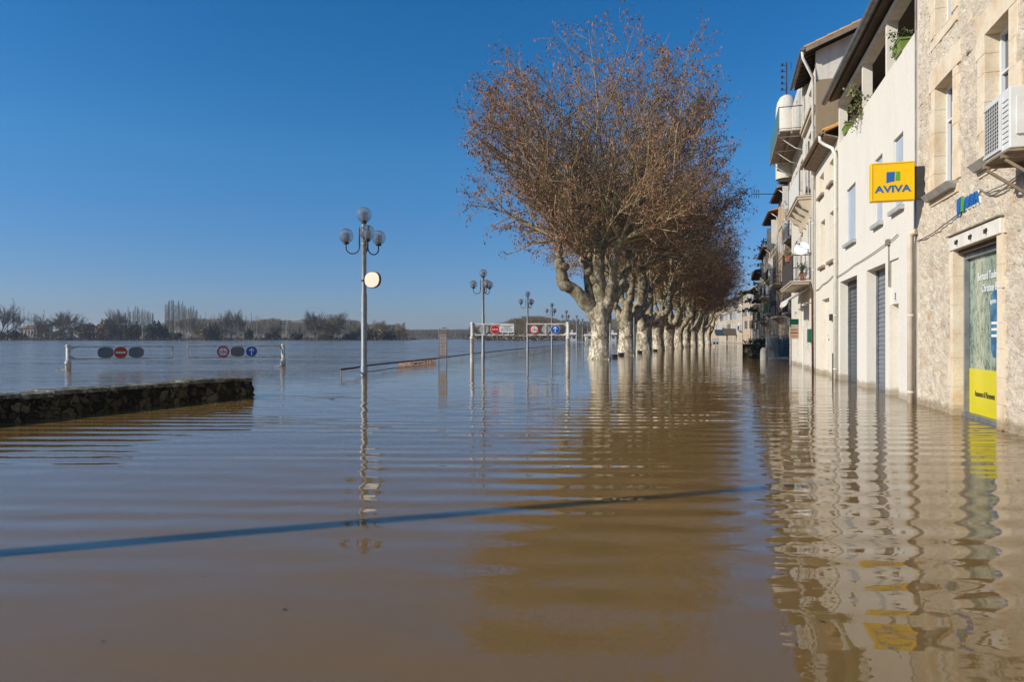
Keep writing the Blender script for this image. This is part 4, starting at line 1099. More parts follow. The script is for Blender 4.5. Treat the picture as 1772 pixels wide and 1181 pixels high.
def window(root, fr, a, b, c, d, r=.22, o=0.0, kind='glass', sill=True, sillmat=None, name='window'):
    back = o - r
    if kind == 'glass':
        w = obj(name, MB().box(fr, a - .02, b + .02, back - .06, back + .004, c - .02, d + .02), m_glassdark, root)
        mb = MB(); q = .055; f0, f1 = back + .006, back + .055
        for x0, x1 in ((a, a + q), (b - q, b), ((a + b) / 2 - q * .7, (a + b) / 2 + q * .7)): mb.box(fr, x0, x1, f0, f1, c, d)
        for z0, z1 in ((c, c + q), (d - q, d), (c + (d - c) * .66, c + (d - c) * .66 + .03)):
            mb.box(fr, a + q, (a + b) / 2 - q * .7, f0 + .002, f1 - .004, z0, z1); mb.box(fr, (a + b) / 2 + q * .7, b - q, f0 + .002, f1 - .004, z0, z1)
        obj('frame', mb, m_pvc, w)
    elif kind == 'shutter':
        mb = MB(); z = c
        mb.box(fr, a - .02, b + .02, back - .06, back - .004, c - .02, d + .02)
        while z < d: mb.box(fr, a + .03, b - .03, back - .002, back + .012, z + .004, min(z + .05, d)); z += .055
        mb.box(fr, a, a + .03, back, back + .03, c, d).box(fr, b - .03, b, back, back + .03, c, d)
        w = obj(name, mb, m_shutter, root)
    elif kind == 'wood':
        mb = MB().box(fr, a - .02, b + .02, back - .06, back, c - .02, d + .02); m_ = (a + b) / 2
        mb.box(fr, a, m_ - .01, back + .002, back + .03, c, d).box(fr, m_ + .01, b, back + .002, back + .03, c, d)
        w = obj(name, mb, m_tan3, root)
    if sill: obj('sill', MB().box(fr, a - .1, b + .1, o - r * .6, o + .09, c - .09, c - .002), sillmat or m_sill, w)
    return w
def louvre(root, fr, s0, s1, o0, z0, z1, name='shutter', mat=None):
    """open shutter leaf lying against the wall"""
    mb = MB(); mb.box(fr, s0, s0 + .05, o0, o0 + .04, z0, z1).box(fr, s1 - .05, s1, o0, o0 + .04, z0, z1)
    for z in (z0, (z0 + z1) / 2 - .03, z1 - .06): mb.box(fr, s0 + .05, s1 - .05, o0 + .002, o0 + .038, z, z + .06)
    z = z0 + .07
    while z < z1 - .07: mb.hexa([fr(s0 + .05, o0 + .004, z), fr(s1 - .05, o0 + .004, z), fr(s0 + .05, o0 + .03, z - .02), fr(s1 - .05, o0 + .03, z - .02), fr(s0 + .05, o0 + .008, z + .012), fr(s1 - .05, o0 + .008, z + .012), fr(s0 + .05, o0 + .034, z - .008), fr(s1 - .05, o0 + .034, z - .008)]); z += .05
    return obj(name, mb, mat or m_shutter_white, root)
def gutter(root, fr, s0, s1, o, z, r=.07, mat=None):
    mb = MB(); n = 8; vs = []
    for s in (s0, s1):
        for k in range(n + 1):
            a = math.pi + math.pi * k / n; vs.append(fr(s, o + r * math.cos(a), z + r * math.sin(a)))
        for k in range(n, -1, -1):
            a = math.pi + math.pi * k / n; vs.append(fr(s, o + (r - .008) * math.cos(a), z + (r - .008) * math.sin(a) + .003))
    m = 2 * (n + 1)
    mb.add(vs, [(k, (k + 1) % m, m + (k + 1) % m, m + k) for k in range(m)] + [tuple(range(n + 1)), tuple(range(m, m + n + 1))], 0, False)
    return obj('gutter', mb, mat or m_zinc, root)
def tiled_roof(root, fr, s0, s1, oe, ze, orr, zr, mat=None, name='roof'):
    """canal tiles: half-round ridges running down the slope from (orr, zr) to the eave (oe, ze)"""
    mb = MB(); t_ = .05
    mb.hexa([fr(s0, orr, zr - t_), fr(s1, orr, zr - t_), fr(s0, oe, ze - t_), fr(s1, oe, ze - t_), fr(s0, orr, zr), fr(s1, orr, zr), fr(s0, oe, ze), fr(s1, oe, ze)])
    s = s0 + .02; rg = random.Random(int(abs(s0) * 10)); n = 6; L_ = math.hypot(oe - orr, ze - zr); rows = max(1, int(L_ / .4))
    while s < s1 - .1:
        w = .10
        for j in range(rows):
            f0, f1 = j / rows, (j + 1) / rows + .01; dz = rg.uniform(-.006, .008); vs = []
            for f, rad in ((f0, w * .86), (f1, w)):
                o_ = orr + (oe - orr) * f; z_ = zr + (ze - zr) * f + dz + (.012 if f == f1 else 0)
                for k in range(n + 1):
                    a = math.pi * k / n; vs.append(fr(s + w + rad * math.cos(a), o_, z_ + rad * .75 * math.sin(a)))
            m = n + 1
            mb.add(vs, [(k, k + 1, m + k + 1, m + k) for k in range(n)] + [tuple(range(m, 2 * m))], 0, True)
        s += .215
    return obj(name, mb, mat or m_tiles, root)
def rafters(root, fr, s0, s1, oe, ze, ow, zw, step=.42):
    mb = MB(); s = s0 + .05
    while s < s1 - .07:
        mb.hexa([fr(s, ow, zw - .16), fr(s + .08, ow, zw - .16), fr(s, oe, ze - .16), fr(s + .08, oe, ze - .16), fr(s, ow, zw - .052), fr(s + .08, ow, zw - .052), fr(s, oe, ze - .052), fr(s + .08, oe, ze - .052)]); s += step
    return obj('rafters', mb, m_wood_dark, root)
def pipe(root, pts, r=.045, mat=None, name='downpipe', clips=True):
    mb = MB().tube(pts, r, 10)
    if clips:
        for a, b in zip(pts, pts[1:]):
            a, b = Vector(a), Vector(b)
            if (b - a).length > 1.5 and abs((b - a).normalized().z) > .9:
                n = int((b - a).length / 1.6)
                for k in range(1, n + 1):
                    c = a.lerp(b, k / (n + .5)); mb.lathe((c.x, c.y, c.z), [(r * 1.25, -.02), (r * 1.25, .02)], 10)
    return obj(name, mb, mat or m_pipe_white, root)
def railing(root, fr, s0, s1, o0, o1, z, h, mat, step=.11, name='railing', solid=None, belly=0):
    mb = MB(); rr_ = .012
    pts = [fr(s0, o0, 0), fr(s0, o1, 0), fr(s1, o1, 0), fr(s1, o0, 0)]
    for zz, r_ in ((z + h, .02), (z + .06, .014)):
        mb.tube([p + Vector((0, 0, zz)) for p in pts], r_, 6)
    for a, b in zip(pts, pts[1:]):
        n = max(1, int((b - a).length / step))
        for k in range(n + 1):
            q = a.lerp(b, k / n); mb.tube([q + Vector((0, 0, z)), q + Vector((0, 0, z + h))], rr_, 4, cap=False)
    r_ = obj(name, mb, mat, root)
    if solid: obj('panel', MB().box(fr, s0, s1, o1 + .015, o1 + .03, z + .03, z + h - .02), solid, r_)
    return r_
def cable(pts, label, r=.012, sag=.05, n=8):
    out = []
    for a, b in zip(pts, pts[1:]):
        for k in range(n): 
            t_ = k / n; q = a.lerp(b, t_); q.z -= sag * 4 * t_ * (1 - t_); out.append(q)
    out.append(pts[-1])
    o = obj('cable', MB().tube(out, r, 6), m_cable, loc=pts[0]); return tag(o, label, 'cable')

# ---- A: stone house with the insurance office -------------------------------------------------
sA0, sA1 = 3.0, S(1589)
A = thing('stone_house', F0(sA0, 0, 0), 'rubble stone house with dressed window surrounds at the right edge of the photo', 'house')
hA = 10.4
wL = (S(1650), S(1618.4), 3.66, 5.43); wR = (S(1747.5), S(1706), 3.66, 5.41)
dv = wR[0] - wL[0]
wN = (wR[0] - 3.1, wR[1] - 3.1, 3.66, 5.42)
w2 = [(a + .04, b - .04, 6.32, 8.0) for a, b, _, _ in (wL, wR, wN)]
door = (S(1728), S(1652), -.6, 2.57, .19)
door2 = (door[0] - 3.6, door[1] - 3.4, -.6, 2.57, .19)
ops = [wL, wR, wN] + w2 + [door, door2]
# a finely cut sheet so the stones can stand proud for real
def rough_sheet(fr, s0, s1, z0, z1, ops, r, step=.09, amp=.014, seed=1):
    mb = MB(); rg = np.random.default_rng(seed)
    def grid(lo, hi, cuts):
        pts = sorted(set([lo, hi] + [c for c in cuts if lo < c < hi])); out = []
        for a, b in zip(pts, pts[1:]):
            n = max(1, round((b - a) / step)); out += [a + (b - a) * i / n for i in range(n)]
        return out + [pts[-1]]
    gs = grid(s0, s1, [v for q in ops for v in q[:2]]); gz = grid(z0, z1, [v for q in ops for v in q[2:4]])
    edge = lambda s, z: any(q[0] - .012 <= s <= q[1] + .012 and q[2] - .012 <= z <= q[3] + .012 for q in ops) or s <= s0 + .001 or s >= s1 - .001
    idx = {}; vs = []
    for j, z in enumerate(gz):
        for i, s in enumerate(gs):
            e = edge(s, z); idx[i, j] = len(vs)
            if e: vs.append(fr(s, 0, z))
            else: vs.append(fr(s + rg.uniform(-.02, .02), rg.uniform(-amp, amp) + .008 * math.sin(s * 2.3 + z), z + rg.uniform(-.02, .02)))
    fs = []
    for j in range(len(gz) - 1):
        for i in range(len(gs) - 1):
            ms, mz = (gs[i] + gs[i + 1]) / 2, (gz[j] + gz[j + 1]) / 2
            if any(q[0] < ms < q[1] and q[2] < mz < q[3] for q in ops): continue
            fs.append((idx[i, j], idx[i + 1, j], idx[i + 1, j + 1], idx[i, j + 1]))
    mb.add(vs, fs, 0, True); return mb
mb = rough_sheet(F0, sA0, sA1, -.6, hA, ops, .22)
shell(mb, F0, sA0, sA1, -.6, hA, 9)
obj('wall', mb, m_rubble, A)
def surround(root, fr, q, r, seed, sill=True, wj=.26, top=.34, name='window_surround'):
    a, b, c, d = q[:4]; rg = random.Random(seed); mb = MB(); e = .018
    for side in (0, 1):
        z = max(c, -.6)
        while z < d - .02:
            h = min(rg.uniform(.26, .46), d - z)
            if d - (z + h) < .12: h = d - z
            w = wj * rg.choice((.72, 1.0, 1.25)); pr = e + rg.uniform(-.004, .005)
            if side == 0: mb.box(fr, a - w, a - .001, -r, pr, z + .0015, z + h - .0015); mb.box(fr, a - .05, a + .004, -r + .002, pr + .002, z + .0015, z + h - .0015)
            else: mb.box(fr, b + .001, b + w, -r, pr, z + .0015, z + h - .0015); mb.box(fr, b - .004, b + .05, -r + .002, pr + .002, z + .0015, z + h - .0015)
            z += h
    mb.box(fr, a - wj * 1.2, (a + b) / 2 + .2, -r, e + .003, d, d + top); mb.box(fr, (a + b) / 2 + .207, b + wj * 1.15, -r, e, d, d + top)
    if sill: mb.box(fr, a - wj * .9, b + wj * .9, -r, e + .004, c - .2, c - .06)
    return obj(name, mb, m_ashlar, root, bevel=.005)
for i, q in enumerate([wL, wR, wN] + w2):
    surround(A, F0, q, .2, 20 + i)
    w = window(A, F0, q[0], q[1], q[2], q[3], .22, 0, 'glass', False)
    if q[2] < 4: obj('sill', MB().hexa([F0(q[0] - .22, -.1, q[2] - .13), F0(q[1] + .22, -.1, q[2] - .13), F0(q[0] - .16, .10, q[2] - .13), F0(q[1] + .16, .10, q[2] - .13), F0(q[0] - .22, -.1, q[2] - .003), F0(q[1] + .22, -.1, q[2] - .003), F0(q[0] - .22, .17, q[2] - .02), F0(q[1] + .22, .17, q[2] - .02)]), m_concrete, w, bevel=.01)
    else:
        # bricked-up look of the upper left window: pale board with a thin cross bar
        pass
surround(A, F0, (door[0], door[1], -.6, 2.57), .18, 51, False, .2, .001, 'door_surround')
surround(A, F0, (door2[0], door2[1], -.6, 2.57), .18, 52, False, .2, .3, 'door_surround')
window(A, F0, door2[0], door2[1], -.5, 2.5, .19, 0, 'glass', False, name='shop_window')
# painted lintel with three bolts
lt = obj('lintel', MB().box(F0, door[0] - .16, door[1] + .13, -.19, .045, 2.571, 2.79), m_lintel, A, bevel=.012)
obj('lintel_flashing', MB().box(F0, door[0] - .18, door[1] + .15, -.02, .075, 2.793, 2.812), m_wood_pale, lt)
mb = MB()
for f_ in (.16, .5, .84):
    s = door[0] + (door[1] - door[0]) * f_
    mb.disc(F0, s, 2.68, .028, .046, .062, 12); mb.box(F0, s - .008, s + .008, .055, .085, 2.63, 2.69)
obj('bolts', mb, m_darkmetal, lt)
obj('transom', MB().box(F0, door[0], door[1], -.18, -.05, 2.50, 2.566), m_wood_dark, lt)
# shop door glazing
a, b = door[0], door[1]; bk = -.19
def mottled_pane_mat():  # mottled dark to pale green over the whole pane
    t = NT('mottled_green_pane'); t.set(.12, 0, .6)
    f = t.noise(9, 6, .75, t.coord((1, 1, .5)), .8)
    c = t.ramp(f, [(.36, (.05, .09, .08)), (.45, (.20, .27, .20)), (.56, (.42, .47, .36)), (.64, (.20, .25, .17))])
    t.base(c); t.b.inputs['Coat Weight'].default_value = .5; return t.mat
sw = obj('shop_window', MB().box(F0, a, b, bk - .05, bk, -.4, 2.52), mottled_pane_mat(), A)
mb = MB(); mb.box(F0, b - .06, b - .002, bk + .004, bk + .07, .06, 2.5).box(F0, a + .002, a + .06, bk + .004, bk + .07, .06, 2.5).box(F0, a + .06, b - .06, bk + .005, bk + .06, 2.42, 2.5)
obj('frame', mb, m_zinc, sw)
obj('kick_plate', MB().box(F0, a, b, bk + .005, bk + .10, -.5, .055), m_zinc, sw)
yf = obj('yellow_film', MB().box(F0, a + .062, b - .062, bk + .003, bk + .008, .06, .74), m_yellowfilm, sw)
upv = Vector((0, 0, 1)); rt = F0.u * -1
obj('lettering', text_mb('Assurances & Placements', tmat(F0((a + b) / 2 + .17, bk + .011, .33), rt, upv, F0.n), .125, .003, align='CENTER', sx=.58), m_ink, yf)
mb = MB()
text_mb('Bernard Taufer', tmat(F0(b - .40, bk + .011, 2.06), rt, upv, F0.n), .165, .003, sx=.74, mb=mb)
text_mb('Christine Ba', tmat(F0(b - .56, bk + .011, 1.88), rt, upv, F0.n), .165, .003, sx=.74, mb=mb)
text_mb('agents', tmat(F0(b - .86, bk + .011, 1.70), rt, upv, F0.n), .10, .003, sx=.9, mb=mb)
obj('white_lettering', mb, m_whitetext, sw)
# flat blue display shape on the pane at the right
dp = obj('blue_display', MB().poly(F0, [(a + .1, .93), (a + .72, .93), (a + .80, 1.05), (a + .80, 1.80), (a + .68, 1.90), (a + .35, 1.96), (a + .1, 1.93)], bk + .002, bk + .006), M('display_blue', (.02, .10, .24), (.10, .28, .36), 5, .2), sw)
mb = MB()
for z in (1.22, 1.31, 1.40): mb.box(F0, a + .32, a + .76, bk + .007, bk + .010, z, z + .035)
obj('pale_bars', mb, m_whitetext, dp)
obj('roof', MB().hexa([F0(sA0 - .2, -9, hA + 2), F0(sA1, -9, hA + 2), F0(sA0 - .2, .4, hA), F0(sA1, .4, hA), F0(sA0 - .2, -9, hA + 2.15), F0(sA1, -9, hA + 2.15), F0(sA0 - .2, .4, hA + .15), F0(sA1, .4, hA + .15)]), m_tiles, A)
# wall logo: panel of blue and green, then separate letters standing off the wall
lg = thing('wall_logo', F0(S(1670), 0, 3.1), 'small blue and green AVIVA logo and letters fixed to the stone wall above the lintel', 'sign')
sL, sR = S(1656, .05), S(1697, .05)
Lw = sL - sR
obj('blue_mark', MB().poly(F0, [(sL, 3.065), (sL - Lw * .13, 3.105), (sL - Lw * .17, 3.33), (sL, 3.31)], .03, .055), m_blue, lg)
obj('green_mark', MB().poly(F0, [(sL - Lw * .18, 3.105), (sL - Lw * .26, 3.105), (sL - Lw * .24, 3.33), (sL - Lw * .20, 3.33)], .03, .055), m_green, lg)
mt = tmat(F0(sL - Lw * .28, .04, 3.12), rt, upv, F0.n)
ln = obj('lettering', text_mb('AVIVA', mt, .25, .02, sx=.80, bold=.002), [m_blue], lg)
obj('white_backing', text_mb('AVIVA', tmat(F0(sL - Lw * .28, .008, 3.12), rt, upv, F0.n), .25, .03, sx=.80, bold=.012), m_whitetext, ln)

# projecting yellow light box
sg = S(1588) - .42
fs = Fr(F0(sg, .17, 0), F0.n)                          # s runs outward from the wall; outward n of fs points along -u (to the camera)
t = thing('projecting_sign', F0(sg, 0, 3.9), 'square yellow light box sign lettered AVIVA jutting from the stone house corner', 'sign')
wS, z0, z1 = .71, 3.66, 4.36
obj('box', MB().box(fs, .0, wS, -.07, .07, z0, z1), m_yellow, t, bevel=.02)
obj('face_rim', MB().box(fs, .012, wS - .012, .071, .078, z0 + .012, z0 + .028).box(fs, .012, wS - .012, .071, .078, z1 - .028, z1 - .012).box(fs, .012, .028, .071, .078, z0 + .028, z1 - .028).box(fs, wS - .028, wS - .012, .071, .078, z0 + .028, z1 - .028), m_yellow, t)
def fsr(x, z): return (wS - x, z)                      # x from the left of the face as seen by the camera
def logo(n, pts, m): obj(n, MB().poly(fs, [fsr(x * wS, z0 + z * (z1 - z0)) for x, z in pts], .071, .076), m, t)
logo('blue_mark', [(.355, .47), (.36, .745), (.545, .745), (.53, .50), (.44, .49)], m_blue)
logo('green_mark', [(.555, .52), (.58, .745), (.66, .745), (.66, .515)], m_green)
rs = fs.u * -1
obj('lettering', text_mb('AVIVA', tmat(fs(wS * .5, .074, z0 + .16), rs, upv, fs.n), .17, .005, align='CENTER', sx=1.2, bold=.004), m_blue, t)
obj('bracket', MB().box(Fr(F0(sg, 0, 0), F0.n), .0, .17, -.05, .05, z0 + .02, z1 - .1), m_black, t)

# air conditioner on its brackets
sa0, sa1 = S(1746, .42), S(1705, .42)
t = thing('air_conditioner', F0((sa0 + sa1) / 2, .1, 3.3), 'white air conditioner on rusty wall brackets with black grille', 'air conditioner')
zb, zt = 3.36, 4.06
obj('casing', MB().box(F0, sa0 - .02, sa1, .08, .42, zb, zt), m_plastic, t, bevel=.012)
gr = obj('grille', MB().box(F0, sa0 + .22, sa1 - .02, .421, .428, zb + .06, zt - .09), m_black, t)
mb = MB()
for k in range(13):
    z = zb + .07 + k * .045; mb.box(F0, sa0 + .22, sa1 - .02, .43, .436, z, z + .006)
for k in range(9):
    s = sa0 + .24 + k * .052; mb.box(F0, s, s + .005, .437, .441, zb + .06, zt - .09)
mb.box(F0, sa0 + .195, sa1, .4225, .445, zb + .03, zb + .058).box(F0, sa0 + .195, sa1, .4225, .445, zt - .088, zt - .06).box(F0, sa0 + .195, sa0 + .218, .4225, .445, zb + .058, zt - .088)
obj('wire_guard', mb, m_plastic, gr)
mb = MB()
for k in range(9): mb.box(F0, sa0 + .01, sa0 + .17, .4215, .427, zb + .08 + k * .06, zb + .085 + k * .06)
obj('louvre_lines', mb, m_zinc, t)
mb = MB().box(F0, sa0 - .045, sa0 - .021, .13, .36, zb + .15, zt - .12).box(F0, sa0 - .05, sa0 - .0455, .18, .30, zt - .24, zt - .20)
obj('side_cover', mb, m_plastic, t, bevel=.008)
obj('drip_tray', MB().box(F0, sa0 - .06, sa1 + .02, .06, .46, zb - .045, zb - .02), m_wood_pale, t)
for s in (sa0 + .06, sa1 - .1):
    mb = MB().box(F0, s, s + .04, .0, .47, zb - .09, zb - .046).box(F0, s, s + .04, .0, .04, zb - .5, zb - .091)
    mb.hexa([F0(s + .005, .04, zb - .42), F0(s + .035, .04, zb - .42), F0(s + .005, .43, zb - .13), F0(s + .035, .43, zb - .13), F0(s + .005, .04, zb - .38), F0(s + .035, .04, zb - .38), F0(s + .005, .43, zb - .092), F0(s + .035, .43, zb - .092)])
    obj('bracket', mb, m_wood_pale, t)
c1 = [F0(sa0 + .1, .06, zb - .1), F0(S(1725), .03, 3.12), F0(S(1702), .03, 3.28), F0(S(1690), .03, 3.22), F0(S(1640), .03, 3.05), F0(S(1590), .03, 2.98)]
cable(c1, 'pale cable drooping across the stone wall from the air conditioner past the small logo', .011, .03)
cable([F0(sa0 + .16, .08, zb - .12), F0(S(1722), .035, 3.2), F0(S(1700), .035, 3.30)], 'short second cable beside the first below the air conditioner', .008, .04)

# ---- B: white house with loggia -----------------------------------------------------------------
sB0, sB1 = sA1 + .004, S(1451)
B = thing('white_house', F0(sB0, 0, 0), 'smooth white rendered house with roof loggia, shade-tinted white shutters and two garage doors', 'house')
zp = 6.90; zbm = 8.03
g2 = (S(1532), S(1499.8), -.6, 2.84, .24); g1 = (S(1483), S(1454), -.6, 2.84, .24)
d3 = (S(1555), S(1539), -.6, 2.84, .04)
wins = [(S(1563), S(1546), 3.84, 5.30), (S(1527), S(1514), 3.80, 5.30), (S(1480.5), S(1465), 3.80, 5.30)]
mb = wall_mb(F0, sB0, sB1, -.6, zp, [g1, g2, d3] + [w_ + (.11,) for w_ in wins], .2)
shell(mb, F0, sB0, sB1, -.6, zp, 9, top=False)
mb.quad(F0(sB0, 0, zp), F0(sB1, 0, zp), F0(sB1, -.2, zp), F0(sB0, -.2, zp)); mb.quad(F0(sB0, -.2, zp), F0(sB1, -.2, zp), F0(sB1, -.2, zp - .9), F0(sB0, -.2, zp - .9))
mb.quad(F0(sB0, -.2, zp - .9), F0(sB1, -.2, zp - .9), F0(sB1, -3, zp - .9), F0(sB0, -3, zp - .9))
obj('wall', mb, m_white, B)
mb = MB().quad(F0(sB0, -3, zp - .9), F0(sB1, -3, zp - .9), F0(sB1, -3, 9.2), F0(sB0, -3, 9.2))
obj('loggia_back_wall', mb, m_tan3, B)
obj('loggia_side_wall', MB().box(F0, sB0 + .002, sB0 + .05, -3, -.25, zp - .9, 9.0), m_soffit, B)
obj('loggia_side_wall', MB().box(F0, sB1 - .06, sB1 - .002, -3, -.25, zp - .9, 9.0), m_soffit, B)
for s0_, s1_ in ((sB1 - .14, sB1 - .002), (S(1532) - .13, S(1532)), (S(1491) - .13, S(1491)), (sB0 + .002, sB0 + .10)):
    obj('pillar', MB().box(F0, s0_, s1_, -.22, -.003, zp + .001, zbm), m_white, B)
bm_ = obj('fascia_beam', MB().box(F0, sB0 - .0, sB1 - .003, -.25, .02, zbm, zbm + .13), m_lintel, B)
mb = MB(); s = sB0 + .05
while s < sB1 - .08: mb.box(F0, s, s + .07, .021, .027, zbm + .045, zbm + .085); s += .16
obj('vent_slots', mb, m_whitetext, bm_)
# roof slab: planked soffit, tiles, gutter
oe, ze, orr_, zr_ = .27, 8.30, -6.0, 10.3
sl = (zr_ - ze) / (oe - orr_)
def zo(o): return ze + (oe - o) * sl
mb = MB()
st_ = sB0
while st_ < sB1 - .02:
    e_ = min(st_ + .14, sB1)
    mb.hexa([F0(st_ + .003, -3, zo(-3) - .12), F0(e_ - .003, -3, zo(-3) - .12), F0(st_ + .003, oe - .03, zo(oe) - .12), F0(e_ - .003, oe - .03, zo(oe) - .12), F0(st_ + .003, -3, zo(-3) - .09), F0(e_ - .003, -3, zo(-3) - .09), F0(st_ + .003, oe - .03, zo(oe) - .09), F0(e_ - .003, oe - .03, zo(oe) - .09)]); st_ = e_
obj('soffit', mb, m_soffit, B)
tiled_roof(B, F0, sB0, sB1 + .1, oe, ze, orr_, zr_, M('dull_brown_tiles', (.20, .15, .10), (.12, .10, .07), 6, .85, bump=.01))
gutter(B, F0, sB0, sB1 + .25, oe + .08, ze - .02, .085)
mb = MB(); s = sB0 + .3
while s < sB1: mb.box(F0, s, s + .03, oe + .0, oe + .165, ze - .012, ze - .004); s += .8
obj('gutter_strap', mb, m_zinc, B)
for i, q in enumerate(wins):
    window(B, F0, q[0], q[1], q[2], q[3], .07, 0, 'shutter')
for q, mt_ in ((g1, m_roller_dark), (g2, m_roller)):
    mb = MB(); z = -.5
    while z < 2.82:
        mb.hexa([F0(q[0], -.30, z), F0(q[1], -.30, z), F0(q[0], -.245, z), F0(q[1], -.245, z), F0(q[0], -.30, z + .105), F0(q[1], -.30, z + .105), F0(q[0], -.262, z + .105), F0(q[1], -.262, z + .105)]); z += .11
    mb.box(F0, q[0], q[1], -.34, -.302, -.5, 2.84)
    gd = obj('garage_door', mb, mt_, B)
    obj('shutter_guides', MB().box(F0, q[0] + .001, q[0] + .05, -.242, -.20, -.5, 2.83).box(F0, q[1] - .05, q[1] - .001, -.242, -.20, -.5, 2.83), m_zinc, gd)
    if q is g1: obj('shutter_box', MB().box(F0, q[0] + .051, q[1] - .051, -.242, -.21, 2.62, 2.835), m_black, gd)
mb = MB().box(F0, d3[0], d3[1], -.30, -.04, 1.92, 2.84).box(F0, d3[1] - .001, d3[1] + .05, -.3, -.041, -.5, 1.92).box(F0, d3[0] - .05, d3[0] + .001, -.3, -.041, -.5, 1.92)
dd = obj('door_panel', mb, m_white, B); 
obj('door', MB().box(F0, d3[0], d3[1], -.32, -.26, -.5, 1.92).box(F0, d3[0] + .08, d3[1] - .08, -.26, -.245, .4, 1.0).box(F0, d3[0] + .08, d3[1] - .08, -.26, -.245, 1.15, 1.8), m_white, B, bevel=.006)
hn = obj('house_number', MB().box(F0, (d3[0] + d3[1]) / 2 - .1, (d3[0] + d3[1]) / 2 + .1, -.039, -.030, 1.98, 2.19), m_sgnwhite, B)
obj('lettering', text_mb('3', tmat(F0((d3[0] + d3[1]) / 2, -.026, 2.01), rt, upv, F0.n), .19, .004, align='CENTER', bold=.004), m_ink, hn)
s_p = S(1577, .08)
pipe(B, [F0(s_p - .14, .03, 3.16), F0(s_p - .07, .09, 3.15), F0(s_p, .09, 3.05), F0(s_p, .09, -.5)], .055, m_pipe_cream)
pipe(B, [F0(sB0 + .05, .03, 7.9), F0(sB0 + .05, .03, -.4)], .014, m_cable, 'corner_cable', False)
cable([F0(S(1449), .03, 3.02), F0(S(1480), .03, 3.12), F0(S(1535), .035, 3.23), F0(S(1556), .03, 3.30)], 'grey cable sagging across the white house above the garage doors', .011, .02)
obj_ = tag(obj('junction_box', MB().box(F0, S(1541), S(1537), .0, .06, 3.18, 3.30).box(F0, S(1539.6), S(1538.6), .0, .02, 2.3, 3.18), m_cable, loc=F0(S(1539), 0, 3.2)), 'small grey cable junction box high between garage door and number plate', 'junction box')

# plants on the loggia parapet
def planter(loc_s, o, z, w, h, potm, leafm, label, n, spread, drop, seed, name='potted_plant', up=.35):
    t = thing(name, F0(loc_s, o, z), label, 'potted plant', 'plants on the balconies')
    mb = MB(); d = w * .5
    mb.hexa([F0(loc_s - w * .42, o - d * .42, z), F0(loc_s + w * .42, o - d * .42, z), F0(loc_s - w * .42, o + d * .42, z), F0(loc_s + w * .42, o + d * .42, z), F0(loc_s - w * .5, o - d * .5, z + h), F0(loc_s + w * .5, o - d * .5, z + h), F0(loc_s - w * .5, o + d * .5, z + h), F0(loc_s + w * .5, o + d * .5, z + h)])
    mb.box(F0, loc_s - w * .53, loc_s + w * .53, o - d * .54, o + d * .54, z + h - .03, z + h + .005)
    obj('pot', mb, potm, t)
    rg = np.random.default_rng(seed); base = np.array(F0(loc_s, o, z + h)); C = []; st = MB()
    for k in range(14):
        a = rg.uniform(0, 6.28); e = base + np.array([math.cos(a) * spread * rg.uniform(.3, 1), math.sin(a) * spread * rg.uniform(.3, 1), rg.uniform(-drop, up)]); m_ = (base + e) / 2 + np.array([0, 0, .12])
        st.tube([base, m_, e], .006, 4)
        for j in range(n // 14): 
            f_ = rg.uniform(.2, 1); q = (1 - f_) ** 2 * base + 2 * f_ * (1 - f_) * m_ + f_ * f_ * e; C.append(q + rg.normal(size=3) * spread * .12 - np.array(ABS[t.name]))
    obj('stems', st, m_wood_pale, t)
    V, F = leafquads(C, .07, rg, .3, .6); o_ = bpy.data.objects.new('foliage', fastmesh('foliage', V, F, leafm, False)); COL.objects.link(o_); o_.parent = t
    return t
planter(S(1564, -.08), -.08, zp + .002, .55, .24, m_limepot, m_leaf, 'lime green planter with trailing plant on the loggia parapet nearest the stone house', 420, .30, .30, 1, up=.22)
planter(S(1499, -.12), -.11, zp - .1, .34, .24, m_pink, m_leaf_dry, 'bushy yellow-green plant in a pink pot spilling over the loggia parapet', 1300, .5, .55, 2, up=.6)
planter(S(1470, -.08), -.06, zp + .002, .5, .2, m_limepot, m_leaf, 'lime green planter on the loggia parapet next to the far white pillar', 60, .14, .05, 3, up=.1)

# ---- C: narrow cream house ----------------------------------------------------------------------
sC0, sC1 = sB1 + .004, S(1412)
C_ = thing('cream_house', F0(sC0, 0, 0), 'narrow cream rendered house with low gutter between the white house and the tall grey one', 'house')
hC = 7.15
dC = (S(1435), S(1422), -.6, 2.5, .14)
wc = [(S(1444), S(1435.5), 3.62, 5.15), (S(1427.5), S(1420), 3.62, 5.15), (S(1442), S(1435), 6.05, 6.75), (S(1425.5), S(1418), 6.05, 6.75)]
mb = wall_mb(F0, sC0, sC1, -.6, hC, [dC] + wc, .16); shell(mb, F0, sC0, sC1, -.6, hC, 9, top=False); obj('wall', mb, m_cream, C_)
for q in wc: window(C_, F0, *q, .16, 0, 'wood', True, m_wood_pale)
dr = obj('door', MB().box(F0, dC[0], dC[1], -.2, -.14, -.5, 2.5).box(F0, dC[0] + .12, dC[1] - .12, -.139, -.12, 1.3, 2.2).box(F0, dC[0] + .12, dC[1] - .12, -.139, -.12, .3, 1.1), m_cream, C_)
obj('door_jamb', MB().box(F0, dC[0] + .002, dC[0] + .09, -.137, -.02, -.5, 2.495), M('dark_red_jamb', (.12, .03, .02), (.08, .025, .02), 5, .6), C_)
obj('letter_box', MB().box(F0, (dC[0] + dC[1]) / 2 - .1, (dC[0] + dC[1]) / 2 + .05, -.119, -.10, 1.12, 1.2), m_ink, dr)
oe, ze, orr_, zr_ = .36, 7.40, -6, 9.9; sl = (zr_ - ze) / (oe - orr_)
tiled_roof(C_, F0, sC0 + .01, sC1 + .05, oe, ze, orr_, zr_)
